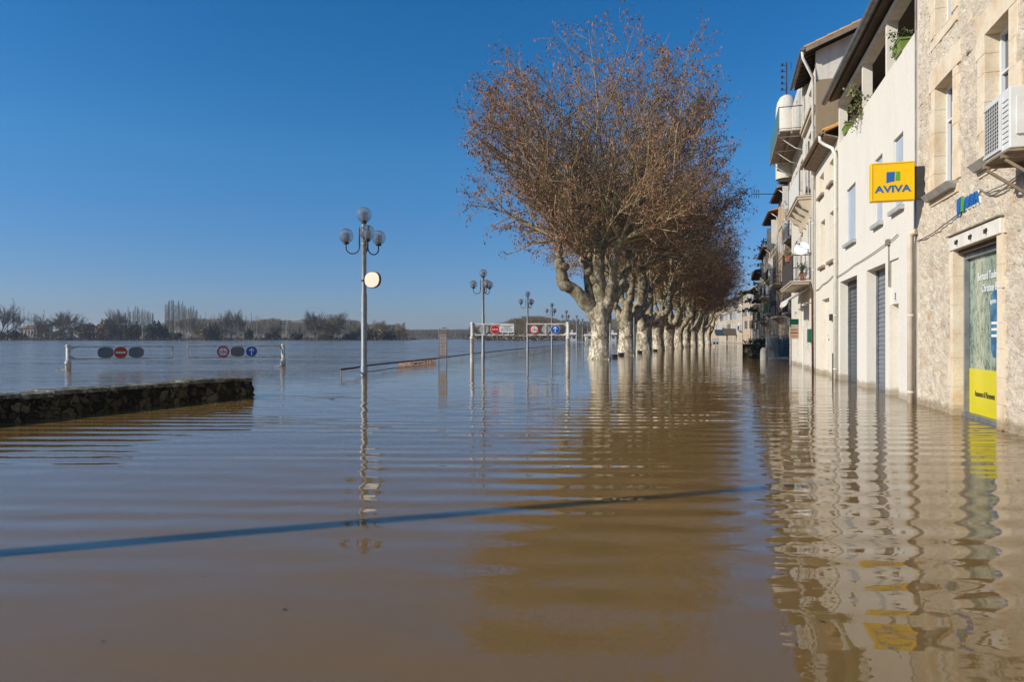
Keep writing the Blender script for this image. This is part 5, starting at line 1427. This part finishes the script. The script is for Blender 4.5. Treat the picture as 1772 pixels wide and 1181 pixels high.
mb = MB().hexa([F0(sC0 + .02, -.0, hC - .02), F0(sC1, -.0, hC - .02), F0(sC0 + .02, oe, ze - .16), F0(sC1, oe, ze - .16), F0(sC0 + .02, -.0, hC + .02), F0(sC1, -.0, hC + .02), F0(sC0 + .02, oe, ze - .12), F0(sC1, oe, ze - .12)])
obj('soffit', mb, m_wood_pale, C_)
obj('fascia', MB().box(F0, sC0 + .02, sC1 + .05, oe, oe + .025, ze - .17, ze - .01), m_wood_pale, C_)
gutter(C_, F0, sC0 + .05, sC1 + .2, oe + .10, ze - .05, .07, m_wood_pale)
pipe(C_, [F0(sC0 + .3, oe + .1, ze - .1), F0(sC0 + .3, oe + .1, ze - .26), F0(sC0 + .26, oe - .02, ze - .38), F0(sC0 + .08, .16, ze - .55), F0(sC0 + .04, .08, ze - .75), F0(sC0 + .04, .08, -.5)], .05, m_pipe_white)
cable([F0(S(1413), .03, 2.9), F0(S(1425), .03, 3.0), F0(S(1443), .03, 3.12)], 'dark cable sagging across the cream house above its door', .013, .04)
tag(obj('letterbox', MB().box(F0, S(1441.5), S(1439.5), .0, .08, 1.75, 1.95), m_black, loc=F0(S(1440), 0, 1.8)), 'tiny black letterbox beside the cream house door', 'letterbox')
tag(obj('vent_pipe', MB().tube([F0(S(1445), .05, -.4), F0(S(1445), .05, .75)], .035, 8), m_wood_dark, loc=F0(S(1445), .05, 0)), 'short dark pipe against the cream house foot', 'pipe')

# ---- the street bends: frames from here on ------------------------------------------------------
pD = F0(sC1 + .004, 0, 0); uD = Vector((.31, 1, 0)).normalized(); FD = Fr(pD, uD)
def SD(px, o=0.0, fr=None):
    fr = fr or FD; q = (px - 886) / FPX
    return ((fr.p.x - q * fr.p.y) + o * (fr.n.x - q * fr.n.y)) / (q * fr.u.y - fr.u.x)
def ZD(px, py, o=0.0, fr=None):
    fr = fr or FD; return CAMH + (586 - py) * fr(SD(px, o, fr), o, 0).y / FPX
def curved_balcony(root, fr, s0, s1, dep, z, thick, mat, step=.3):
    mb = MB().box(fr, s0, s1, 0, dep, z - thick, z).box(fr, s0 - .03, s1 + .03, 0, dep + .04, z - .05, z + .002)
    return obj('balcony', mb, mat, root)
# D: tall narrow house with the gable
sD1 = 3.55; hD = 10.95
D = thing('gabled_house', pD, 'tall narrow weathered house with tiled gable roof and roughcast side wall', 'house')
wD = [(.55, 1.35, 3.45, 5.7), (1.9, 2.7, 3.45, 5.7), (.9, 2.3, 6.55, 9.0), (1.0, 2.2, 9.75, 10.6)]
gD = [(.5, 1.4, -.6, 2.4), (2.0, 3.1, -.6, 2.5)]
mb = wall_mb(FD, 0, sD1, -.6, hD, wD + gD, .18); shell(mb, FD, 0, sD1, -.6, hD - .02, 8, top=False)
obj('wall', mb, m_grey_render, D)
oe, ze, orr_, zr_ = .38, 11.5, -4.6, 13.45; sl = (zr_ - ze) / (oe - orr_)
def zo(o): return ze + (oe - o) * sl
# side gable: roughcast below, white render above (thin skins standing proud of the side wall)
mb = MB(); mb.hexa([FD(-.012, -8, 6.5), FD(-.002, -8, 6.5), FD(-.012, 0, 6.5), FD(-.002, 0, 6.5), FD(-.012, -8, 10.42), FD(-.002, -8, 10.42), FD(-.012, 0, 10.42), FD(-.002, 0, 10.42)])
obj('roughcast_gable', mb, m_brown_render, D)
gp = [(0, 10.421), (0, zo(0) - .2), (-4.6, zr_ - .2), (-8, 12.1), (-8, 10.421)]
n_ = len(gp); mb = MB()
vs_ = [FD(-.004, o, z) for o, z in gp] + [FD(.2, o, z) for o, z in gp]
mb.add(vs_, [tuple(range(n_)), tuple(range(2 * n_ - 1, n_ - 1, -1))] + [(i, i + n_, (i + 1) % n_ + n_, (i + 1) % n_) for i in range(n_)])
vs_ = [FD(sD1 - .2, o, z) for o, z in gp] + [FD(sD1, o, z) for o, z in gp]
mb.add(vs_, [tuple(range(n_)), tuple(range(2 * n_ - 1, n_ - 1, -1))] + [(i, i + n_, (i + 1) % n_ + n_, (i + 1) % n_) for i in range(n_)])
obj('white_gable', mb, m_grey_render, D)
tiled_roof(D, FD, -.42, sD1 + .1, oe, ze, orr_, zr_)
mb = MB().hexa([FD(-.45, orr_, zr_ - .2), FD(-.42, orr_, zr_ - .2), FD(-.45, oe, ze - .2), FD(-.42, oe, ze - .2), FD(-.45, orr_, zr_ - .01), FD(-.42, orr_, zr_ - .01), FD(-.45, oe, ze - .01), FD(-.42, oe, ze - .01)])
obj('bargeboard', mb, m_wood_pale, D)
mb = MB().hexa([FD(-.4, orr_, zr_ - .09), FD(sD1, orr_, zr_ - .09), FD(-.4, oe, ze - .09), FD(sD1, oe, ze - .09), FD(-.4, orr_, zr_ - .055), FD(sD1, orr_, zr_ - .055), FD(-.4, oe, ze - .055), FD(sD1, oe, ze - .055)])
obj('roof_boards', mb, m_wood_dark, D)
rafters(D, FD, -.35, sD1, oe, ze - .04, -.1, zo(-.1) - .04)
gutter(D, FD, -.45, sD1 + .1, oe + .1, ze - .06, .08)
pipe(D, [FD(-.28, oe + .1, ze - .12), FD(-.28, oe + .08, ze - .35), FD(-.1, .12, ze - 1.0), FD(.06, .09, ze - 1.2), FD(.06, .09, -.5)], .05, m_pipe_white)
for q in wD[2:]: window(D, FD, *q, .18, 0, 'glass', False)
for q in wD[:2]:
    window(D, FD, *q, .18, 0, 'glass', False); 
louvre(D, FD, 2.25, 2.85, .02, 6.6, 8.9); louvre(D, FD, .25, .85, .02, 6.6, 8.9)
louvre(D, FD, 1.4, 1.9, .03, 3.5, 5.7); 
for q in gD: obj('door', MB().box(FD, q[0], q[1], -.22, -.18, -.5, q[3]), m_shutter_white, D)
# mouldings and middle balcony with carved consoles
obj('cornice', MB().box(FD, .15, sD1, 0, .12, 9.35, 9.5).box(FD, .15, sD1, 0, .18, 9.5, 9.6), m_tan3, D)
bal = curved_balcony(D, FD, .45, 4.4, .56, 6.42, .14, m_tan3)
for s in (.6, 1.8, 3.0, 4.1):
    mb = MB().poly(Fr(FD(s, 0, 0), FD.n), [(0, 5.55), (.12, 5.6), (.18, 5.85), (.36, 5.95), (.5, 6.2), (.52, 6.279), (0, 6.279)], -.11, .11)
    obj('carved_console', mb, m_tan3, bal)
railing(D, FD, .5, 4.3, 0, .50, 6.42, .95, m_white_metal, .1, 'balcony_railing', m_shutter_white)
# lower balcony, slab, plants and satellite dish
bal2 = curved_balcony(D, FD, .6, 5.6, .75, 3.32, .13, m_tan2)
railing(D, FD, .65, 5.5, 0, .70, 3.32, .95, m_darkmetal, .13, 'balcony_railing')
obj('downpipe_iron', MB().tube([FD(.02, .2, 3.2), FD(.02, .12, 2.9), FD(.02, .1, -.4)], .035, 8), m_rail_red, D)
t = thing('satellite_dish', FD(1.2, .9, 4.6), 'white satellite dish above the lowest balcony of the tall gabled house', 'satellite dish')
mb = MB(); c = FD(.75, .38, 4.5); ax = (Vector((-.55, -.75, .35))).normalized(); e1 = ax.orthogonal().normalized(); e2 = ax.cross(e1); vs_ = [c - ax * .05]
for ring, (r_, h_) in enumerate(((.14, -.03), (.27, .035))):
    for k in range(20): a_ = 2 * math.pi * k / 20; vs_.append(c + e1 * r_ * math.cos(a_) + e2 * r_ * math.sin(a_) + ax * h_)
mb.add(vs_, [(0, 1 + k, 1 + (k + 1) % 20) for k in range(20)] + [(1 + k, 21 + k, 21 + (k + 1) % 20, 1 + (k + 1) % 20) for k in range(20)], 0, True)
dsh = obj('dish', mb, m_sgnwhite, t); dsh.modifiers.new('s', 'SOLIDIFY').thickness = .012
obj('arm', MB().tube([c - e2 * .38, c + ax * .4], .012, 6).sphere(c + ax * .4, .035, 8, 6), m_darkmetal, t)
obj('mount', MB().tube([c - ax * .05, FD(.8, .15, 4.35), FD(.82, 0, 4.35)], .02, 6), m_darkmetal, t)
def planter_at(fr, s, o, z, w, h, potm, leafm, label, n, spread, drop, seed, up=.35):
    global F0
    keep = F0; F0 = fr
    r_ = planter(s, o, z, w, h, potm, leafm, label, n, spread, drop, seed, up=up); F0 = keep; return r_
planter_at(FD, .95, .35, 3.325, .3, .25, m_pink, m_leaf, 'green plant in a crimson pot on the lowest balcony of the gabled house', 220, .2, .05, 11, .5)
planter_at(FD, 2.3, .72, 4.2, .4, .2, m_terracotta, m_leaf_dry, 'terracotta window box hanging on the railing of the lowest balcony', 200, .2, .1, 12, .2)
tag(obj('torn_awning', MB().add([FD(s, o + .03 * math.sin(s * 7), z - .1 * abs(math.sin(s * 4.1)) * (o > .3)) for s in [1.6 + .2 * i for i in range(17)] for o, z in ((.05, 3.1), (.35, 3.0), (.8, 2.72), (.85, 2.55))], [(i * 4 + j, (i + 1) * 4 + j, (i + 1) * 4 + j + 1, i * 4 + j + 1) for i in range(16) for j in range(3)], 0, True), m_tarp, loc=FD(3, 0, 2.8)), 'crumpled white awning sheet hanging below the lowest balcony', 'awning')
tag(obj('meter_box', MB().box(FD, 1.05, 1.4, .0, .14, 1.05, 1.55), m_green_paint, loc=FD(1.2, 0, 1.1), bevel=.01), 'small dark green box on the white ground floor wall', 'meter box')
t = thing('wall_lamp', FD(.9, 0, 2.45), 'small grey wall lamp above the white ground floor door', 'wall lamp')
obj('arm', MB().tube([FD(.9, 0, 2.5), FD(.9, .25, 2.52)], .02, 6), m_zinc, t); obj('shade', MB().lathe(tuple(FD(.9, .3, 2.42)), [(.02, .1), (.14, 0), (.13, -.02)], 12), m_zinc, t)

# E0: white house with the boarded balcony and green glass
FE = Fr(FD(sD1 + .004, 0, 0), uD); wE = 5.6; hE = 12.3
E0 = thing('balcony_house', FE(0, 0, 0), 'white plastered house with high boarded balcony and green glass panel', 'house')
wE0 = [(.6, 1.6, 9.85, 11.9), (2.5, 3.4, 9.85, 11.9), (.7, 1.6, 6.5, 8.7), (2.8, 3.7, 6.5, 8.7), (.7, 1.6, 3.4, 5.6), (2.8, 3.7, 3.4, 5.6)]
gE = [(.4, 2.6, -.6, 2.5), (3.2, 4.2, -.6, 2.4)]
mb = wall_mb(FE, 0, wE, -.6, hE, wE0 + gE, .18); shell(mb, FE, 0, wE, -.6, hE, 8); obj('wall', mb, m_grey_render, E0)
for i, q in enumerate(wE0):
    window(E0, FE, *q, .18, 0, 'glass', i > 1)
    if i > 1: louvre(E0, FE, q[1] + .02, q[1] + .5, .02, q[2], q[3])
for q in gE: obj('door', MB().box(FE, q[0], q[1], -.22, -.18, -.5, q[3]), m_shutter_white, E0)
louvre(E0, FE, .05, .58, .03, 9.85, 11.9)
louvre(E0, FE, 1.62, 2.15, .03, 9.85, 11.9)
sb0 = SD(1392, 0, FE); sb0 = max(.1, min(sb0, 1.0)); sb1 = wE - .1
mb = MB()
k = 0; s = sb0
while s < sb1: mb.box(FE, s, min(s + .36, sb1), .02, .98, 9.72 + (k % 2) * .01, 9.76 + (k % 2) * .01); s += .42; k += 1
mb.box(FE, sb0, sb1, .93, 1.0, 9.62, 9.719); mb.box(FE, sb0, sb1, .45, .52, 9.62, 9.719)
bb = obj('boarded_balcony', mb, M('peeling_balcony_boards', (.36, .28, .23), (.22, .15, .11), 7, .85, bump=.01), E0)
mb = MB()
for s in (sb0 + .4, (sb0 + sb1) / 2, sb1 - .4):
    mb.tube([FE(s, .02, 9.0), FE(s, .3, 9.1), FE(s, .62, 9.35), FE(s, .9, 9.61)], .02, 6).tube([FE(s, .02, 9.6), FE(s, .95, 9.6)], .02, 6)
obj('iron_brackets', mb, m_pipe_white, bb)
railing(E0, FE, sb0 + .03, sb1 - .03, .03, .96, 9.78, .95, m_darkmetal, .5, 'balcony_railing', m_green_glass)
# round-shouldered chimney with an insulator mast
cx = FE(wE + .35, .2, 0)
ch = thing('rounded_chimney', cx + Vector((0, 0, 10)), 'round-shouldered white plaster chimney rising past the boarded balcony', 'chimney')
obj('shaft', MB().lathe((cx.x, cx.y, 0), [(.5, 9.0), (.5, 12.0), (.48, 12.5), (.42, 12.8), (.30, 13.02), (.15, 13.12), (.001, 13.15)], 20), m_grey_render, ch)
obj('flue', MB().lathe(tuple(FE(3.9, .55, 0)), [(.001, 9.8), (.12, 9.8), (.12, 10.7), (.17, 10.72), (.17, 10.78), (.001, 10.8)], 12), m_zinc, ch)
t = thing('insulator_mast', cx + Vector((0, 0, 13.1)), 'thin rusty mast with a column of dark insulators on the rounded chimney', 'mast')
obj('mast', MB().tube([(cx.x, cx.y, 13.0), (cx.x, cx.y, 14.75)], .035, 8), m_rail_red, t)
mb = MB()
for k in range(5):
    z = 13.4 + k * .3; q = Vector((cx.x - .22, cx.y, z)); mb.tube([(cx.x, cx.y, z), q], .012, 5); mb.lathe(tuple(q), [(.02, -.04), (.065, 0), (.065, .05), (.03, .1)], 8)
obj('insulators', mb, m_darkmetal, t)
obj('cable_loop', MB().tube([FE(wE + .2, 0, 14.5), FE(wE - 1, .1, 13.9), FE(wE - 2.6, .25, 13.6)], .012, 5), m_darkmetal, t)
t = thing('tv_antenna', FE(wE + 3, .4, 8.3), 'small rake-like TV antenna sticking out below the boarded balcony against the sky', 'antenna')
q = FE(wE + 2.6, .3, 8.75); obj('boom', MB().tube([q, q + Vector((-1.5, 0, 0))], .02, 6), m_darkmetal, t)
mb = MB()
for k in range(4): mb.tube([q + Vector((-1.5 + k * .12, 0, -.22)), q + Vector((-1.5 + k * .12, 0, .22))], .014, 5)
obj('elements', mb, m_darkmetal, t)

# generic weathered houses farther along
def old_house(p0, p1, h, mat, label, floors, seed, balc=(), eave=.5, shut=True, bays=None, roofrise=1.6, dep=8, group='old house fronts along the far quay'):
    fr = Fr(p0, p1 - p0); L_ = (p1 - p0).length; rg = random.Random(seed)
    t = thing('old_house', p0, label, 'house', group)
    bays = bays or max(1, int(L_ / 2.7)); fh = h / floors; ops = []
    for f_ in range(floors):
        for b_ in range(bays):
            c = L_ * (b_ + .5) / bays; w = .52
            if f_ == 0: ops.append((c - w * 1.15, c + w * 1.15, -.6, min(fh - .7, 2.5)))
            else: ops.append((c - w, c + w, f_ * fh + .45, (f_ + 1) * fh - .55))
    mb = wall_mb(fr, 0, L_, -.6, h, ops, .18); shell(mb, fr, 0, L_, -.6, h, dep); obj('wall', mb, mat, t)
    i = 0
    for q in ops:
        i += 1
        if q[2] < 0: obj('door', MB().box(fr, q[0], q[1], -.24, -.18, -.5, q[3]), rg.choice((m_wood_pale, m_teal, m_shutter_white, m_soffit, m_roller)), t)
        else:
            obj('window', MB().box(fr, q[0], q[1], -.22, -.18, q[2], q[3]), m_glassdark, t)
            if shut and rg.random() < .75:
                m_ = rg.choice((m_shutter_white, m_wood_pale, m_shutter, m_zinc))
                for a_, b_ in ((q[0] - .5, q[0] - .01), (q[1] + .01, q[1] + .5)):
                    sh = MB().box(fr, a_, b_, .01, .05, q[2], q[3]); 
                    if rg.random() < .35: sh = MB().box(fr, a_ if a_ < q[0] else q[1] - .02, (a_ if a_ < q[0] else q[1] - .02) + .04, .01, .48, q[2], q[3])
                    obj('shutter', sh, m_, t)
    for f_ in range(1, floors): obj('string_course', MB().box(fr, 0, L_, .001, .07, f_ * fh - .02, f_ * fh + .10), m_tan3, t)
    r_ = MB().hexa([fr(-.1, -dep, h + roofrise), fr(L_ + .1, -dep, h + roofrise), fr(-.1, eave, h - .02), fr(L_ + .1, eave, h - .02), fr(-.1, -dep, h + roofrise + .14), fr(L_ + .1, -dep, h + roofrise + .14), fr(-.1, eave, h + .1), fr(L_ + .1, eave, h + .1)])
    ro = obj('roof', r_, m_tiles, t)
    mb = MB(); s = .1
    while s < L_: mb.box(fr, s, s + .1, .0, eave - .03, h - .17, h - .03); s += .5
    obj('rafters', mb, m_wood_dark, t)
    mb = MB().tube([fr(.15, eave + .03, h - .05), fr(.15, .12, h - .6), fr(.15, .1, -.4)], .05, 8); obj('downpipe', mb, rg.choice((m_zinc, m_pipe_white)), t)
    gutter(t, fr, -.1, L_ + .1, eave + .07, h - .02, .07)
    for (f_, s0, s1, d_, sol) in balc:
        z = f_ * fh + .35
        b_ = obj('balcony', MB().box(fr, s0, s1, .0, d_, z - .16, z), rg.choice((m_tan3, m_concrete)), t)
        for s in (s0 + .2, s1 - .35): obj('console', MB().poly(Fr(fr(s, 0, 0), fr.n), [(0, z - .6), (.15, z - .5), (d_ * .8, z - .161), (0, z - .161)], -.08, .08), m_concrete, b_)
        railing(t, fr, s0 + .03, s1 - .03, 0, d_ - .04, z, .95, m_darkmetal, .16, 'balcony_railing', sol)
    if rg.random() < .7:
        s = L_ * rg.uniform(.3, .7); obj('chimney', MB().box(fr, s, s + .8, -3.4, -2.8, h, h + 2.2).box(fr, s - .05, s + .85, -3.45, -2.75, h + 2.2, h + 2.35), m_tan1, t)
    return t, fr
def at(px, d, y=0): return Vector(((px - 886) / FPX * d, d, 0))
old_house(at(1383, 52), at(1361, 58.5), 14.6, m_tan2, 'tall grey-beige old house set back beyond the boarded balcony', 5, 1, [(1, .4, 3.4, .8, None), (3, .5, 4, .7, m_zinc)], .6)
old_house(at(1361, 58.5) + Vector((.003, .01, 0)), at(1347, 65), 14.2, m_tan1, 'tall brown peeling house with green-grey balcony panel, second beyond the boarded balcony', 5, 2, [(2, .5, 5, 1.0, m_zinc), (1, 1, 6, .8, m_teal)], .7)
old_house(at(1347, 65) + Vector((.003, .01, 0)), at(1334, 73), 13.4, m_tan3, 'pale tall old house with cornice, third beyond the boarded balcony', 4, 3, [(1, .4, 6, .9, m_green_paint), (2, 2, 7, .8, None)], .8)
old_house(at(1334, 73) + Vector((.003, .01, 0)), at(1324, 84), 11.0, m_tan1, 'tan old house with ivy-dark balconies, fourth beyond the boarded balcony', 4, 4, [(1, 1, 8, 1.1, None), (2, 1, 6, .9, m_teal)], .8)
old_house(at(1324, 84) + Vector((.003, .01, 0)), at(1316, 97), 9.6, m_tan3, 'cream old house with deep eaves just before the street bend', 3, 5, [(1, 1, 9, 1.2, m_teal), (2, 2, 9, 1.1, None)], 1.2)
# curved terrace at the end of the street
ends = [(1314, 112, 9.4), (1312, 126, 10.2), (1300, 138, 12.0), (1286, 152, 12.2), (1272, 168, 12.0), (1258, 186, 12.2), (1243, 205, 12.6), (1229, 226, 13), (1214, 250, 13)]
mats_ = [m_tan2, m_tan3, m_tan1, m_tan3, m_tan2, m_tan3, m_tan1, m_tan3]
labs_ = ['first of the pale far terrace houses, next to the street bend', 'second of the far terrace houses from the right', 'third of the far terrace houses from the right, under the cedar skyline', 'fourth of the far terrace houses from the right', 'fifth of the far terrace houses from the right', 'sixth of the far terrace houses from the right', 'seventh far terrace house, seen under the plane crowns', 'last far terrace house, mostly behind plane trunks']
for i in range(8):
    a_ = at(*ends[i][:2]); b_ = at(*ends[i + 1][:2])
    old_house(a_ + (b_ - a_).normalized() * .01, b_, ends[i + 1][2] - 1.2, mats_[i], labs_[i], 4, 30 + i, [(1, 1, 4, .8, None)] if i % 2 else [], .5, True, None, 1.4, 8, 'far terrace houses at the street bend')
# awnings at the end
for px, d, w, lb, m_ in ((1254, 186, 5.5, 'dark teal shop awning at the street end', m_teal), (1270, 166, 5.0, 'dark brown shop awning at the street end', m_soffit)):
    c = at(px, d); f = Fr((c.x + w / 2, c.y), (-1, 0))
    tag(obj('awning', MB().hexa([f(0, 0, 2.6), f(w, 0, 2.6), f(0, 1.6, 1.9), f(w, 1.6, 1.9), f(0, 0, 3.6), f(w, 0, 3.6), f(0, 1.6, 2.1), f(w, 1.6, 2.1)]), m_, loc=c), lb, 'awning')

# cedar behind the roofs
rg = random.Random(6); c = at(1338, 96)
t = thing('cedar_tree', c, 'dark cedar with flat layered boughs behind the old roofs', 'tree')
obj('trunk', MB().tube([(c.x, c.y, -1), (c.x, c.y, 8), (c.x - .2, c.y, 15.2)], [.5, .35, .08], 8), m_wood_dark, t)
nrg = np.random.default_rng(4); Cc = []
mb = MB()
for k in range(34):
    z = 5 + k * .3; r_ = 4.6 * (1 - (k / 38) ** 1.4) * rg.uniform(.6, 1.1); az = k * 2.4
    e = Vector((c.x + r_ * math.cos(az), c.y + r_ * math.sin(az), z + rg.uniform(-.1, .3))); mb.tube([(c.x, c.y, z), e], [.08, .03], 5)
    for j in range(130):
        f_ = nrg.uniform(.25, 1.05); q = Vector((c.x, c.y, z)).lerp(e, f_); sp = .28 + .5 * f_
        Cc.append((q.x - c.x + nrg.normal() * sp, q.y - c.y + nrg.normal() * sp, q.z + nrg.normal() * .07))
obj('boughs', mb, m_wood_dark, t)
V, F = leafquads(Cc, .38, nrg, .1, .8); o_ = bpy.data.objects.new('crown', fastmesh('crown', V, F, m_evergreen, False)); COL.objects.link(o_); o_.parent = t

# mesh fence, planter wall and bollard in front of the old houses
q0 = at(1326, 38.6); q1 = at(1376, 47.0); fF = Fr(q1, q0 - q1); Lf = (q1 - q0).length
t = thing('mesh_fence', q1, 'wire mesh site fence panel standing in the flood before the old houses', 'fence')
mb = MB()
for k in range(int(Lf / .12) + 1): mb.tube([fF(k * .12, 0, -.3), fF(k * .12, 0, 1.35)], .006, 4, cap=False)
for k in range(7): mb.tube([fF(0, 0, .05 + k * .2), fF(Lf, 0, .05 + k * .2)], .006, 4, cap=False)
obj('mesh', mb, m_galv, t)
mb = MB()
for s in (0, Lf / 2, Lf): mb.tube([fF(s, 0, -.5), fF(s, 0, 1.4)], .025, 6)
mb.tube([fF(0, 0, 1.38), fF(Lf, 0, 1.38)], .022, 6); obj('frame', mb, m_galv, t)
fG = Fr(at(1378, 50.5), at(1332, 41.5) - at(1378, 50.5)); Lg = (at(1332, 41.5) - at(1378, 50.5)).length
t = thing('planter_wall', fG(0, 0, 0), 'dark mossy stone planter wall behind the wire mesh fence', 'wall')
obj('masonry', MB().box(fG, 0, Lg, -1.6, -.1, -.5, .85), m_dark_rubble, t)
obj('footing', MB().box(fG, 0, Lg + .3, -.1, 1.2, -.4, .035), m_concrete, t)
nrg = np.random.default_rng(9); Cc = [tuple(Vector(fG(nrg.uniform(0, Lg), nrg.uniform(-1.6, .0), .9 + abs(nrg.normal()) * .14)) - ABS[t.name]) for _ in range(1500)]
V, F = leafquads(Cc, .13, nrg, .2, .7); o_ = bpy.data.objects.new('ivy', fastmesh('ivy', V, F, m_evergreen, False)); COL.objects.link(o_); o_.parent = t
c = at(1322, 37.5)
tag(obj('bollard', MB().lathe((c.x, c.y, 0), [(.2, -.6), (.2, .45), (.17, .6), (.09, .68), (.001, .7)], 14), m_concrete, loc=c), 'rounded concrete bollard at the left end of the mesh fence', 'bollard')
for px, d, h, lb in ((1309, 46, 1.9, 'thin grey pole left of the concrete bollard'), (1313, 50, 2.4, 'second thin grey pole left of the bollard, nearer the houses')):
    c = at(px, d); tag(obj('pole', MB().tube([(c.x, c.y, -.5), (c.x + .05, c.y, h)], .03, 8).lathe((c.x, c.y, 0), [(.05, -.2), (.05, .1), (.03, .12)], 8), m_galv, loc=c), lb, 'pole')
c = at(1368, 29.6); f = Fr((c.x + .32, c.y), (-1, -.15))
t = thing('post_sign', c, 'green topped orange and cream sign panels on a thin white post before the mesh fence', 'sign')
obj('post', MB().tube([f(.36, .0, -.5), f(.36, .0, 1.3)], .02, 8), m_white_metal, t)
obj('green_panel', MB().box(f, .0, .42, .03, .06, 1.78, 2.04).box(f, .0, .42, .03, .06, 1.72, 1.75), m_green_paint, t)
obj('cream_panel', MB().box(f, .0, .42, .03, .06, 1.18, 1.70), M('sign_peach', (.60, .40, .26), (.55, .36, .23), 8, .5), t)
obj('stripes', MB().box(f, .03, .39, .061, .064, 1.42, 1.46).box(f, .06, .36, .061, .064, 1.55, 1.575).box(f, .06, .36, .061, .064, 1.28, 1.30), m_rail_red, t)

# ------------------------------------------------------------------ haze over the valley
hz = MB().box(WF, -2200, 2200, -120, 2900, -2.0, 62.0)
hm = bpy.data.materials.new('valley_haze'); hm.use_nodes = True
hn = hm.node_tree.nodes
for n in list(hn): hn.remove(n)
ho = hn.new('ShaderNodeOutputMaterial'); pv = hn.new('ShaderNodeVolumePrincipled')
pv.inputs['Color'].default_value = (.80, .88, 1.0, 1); pv.inputs['Density'].default_value = .00017; pv.inputs['Anisotropy'].default_value = .2
hm.node_tree.links.new(pv.outputs[0], ho.inputs['Volume'])
tag(obj('haze', hz, hm), 'thin bluish haze lying over the flooded valley', 'haze', kind='stuff')
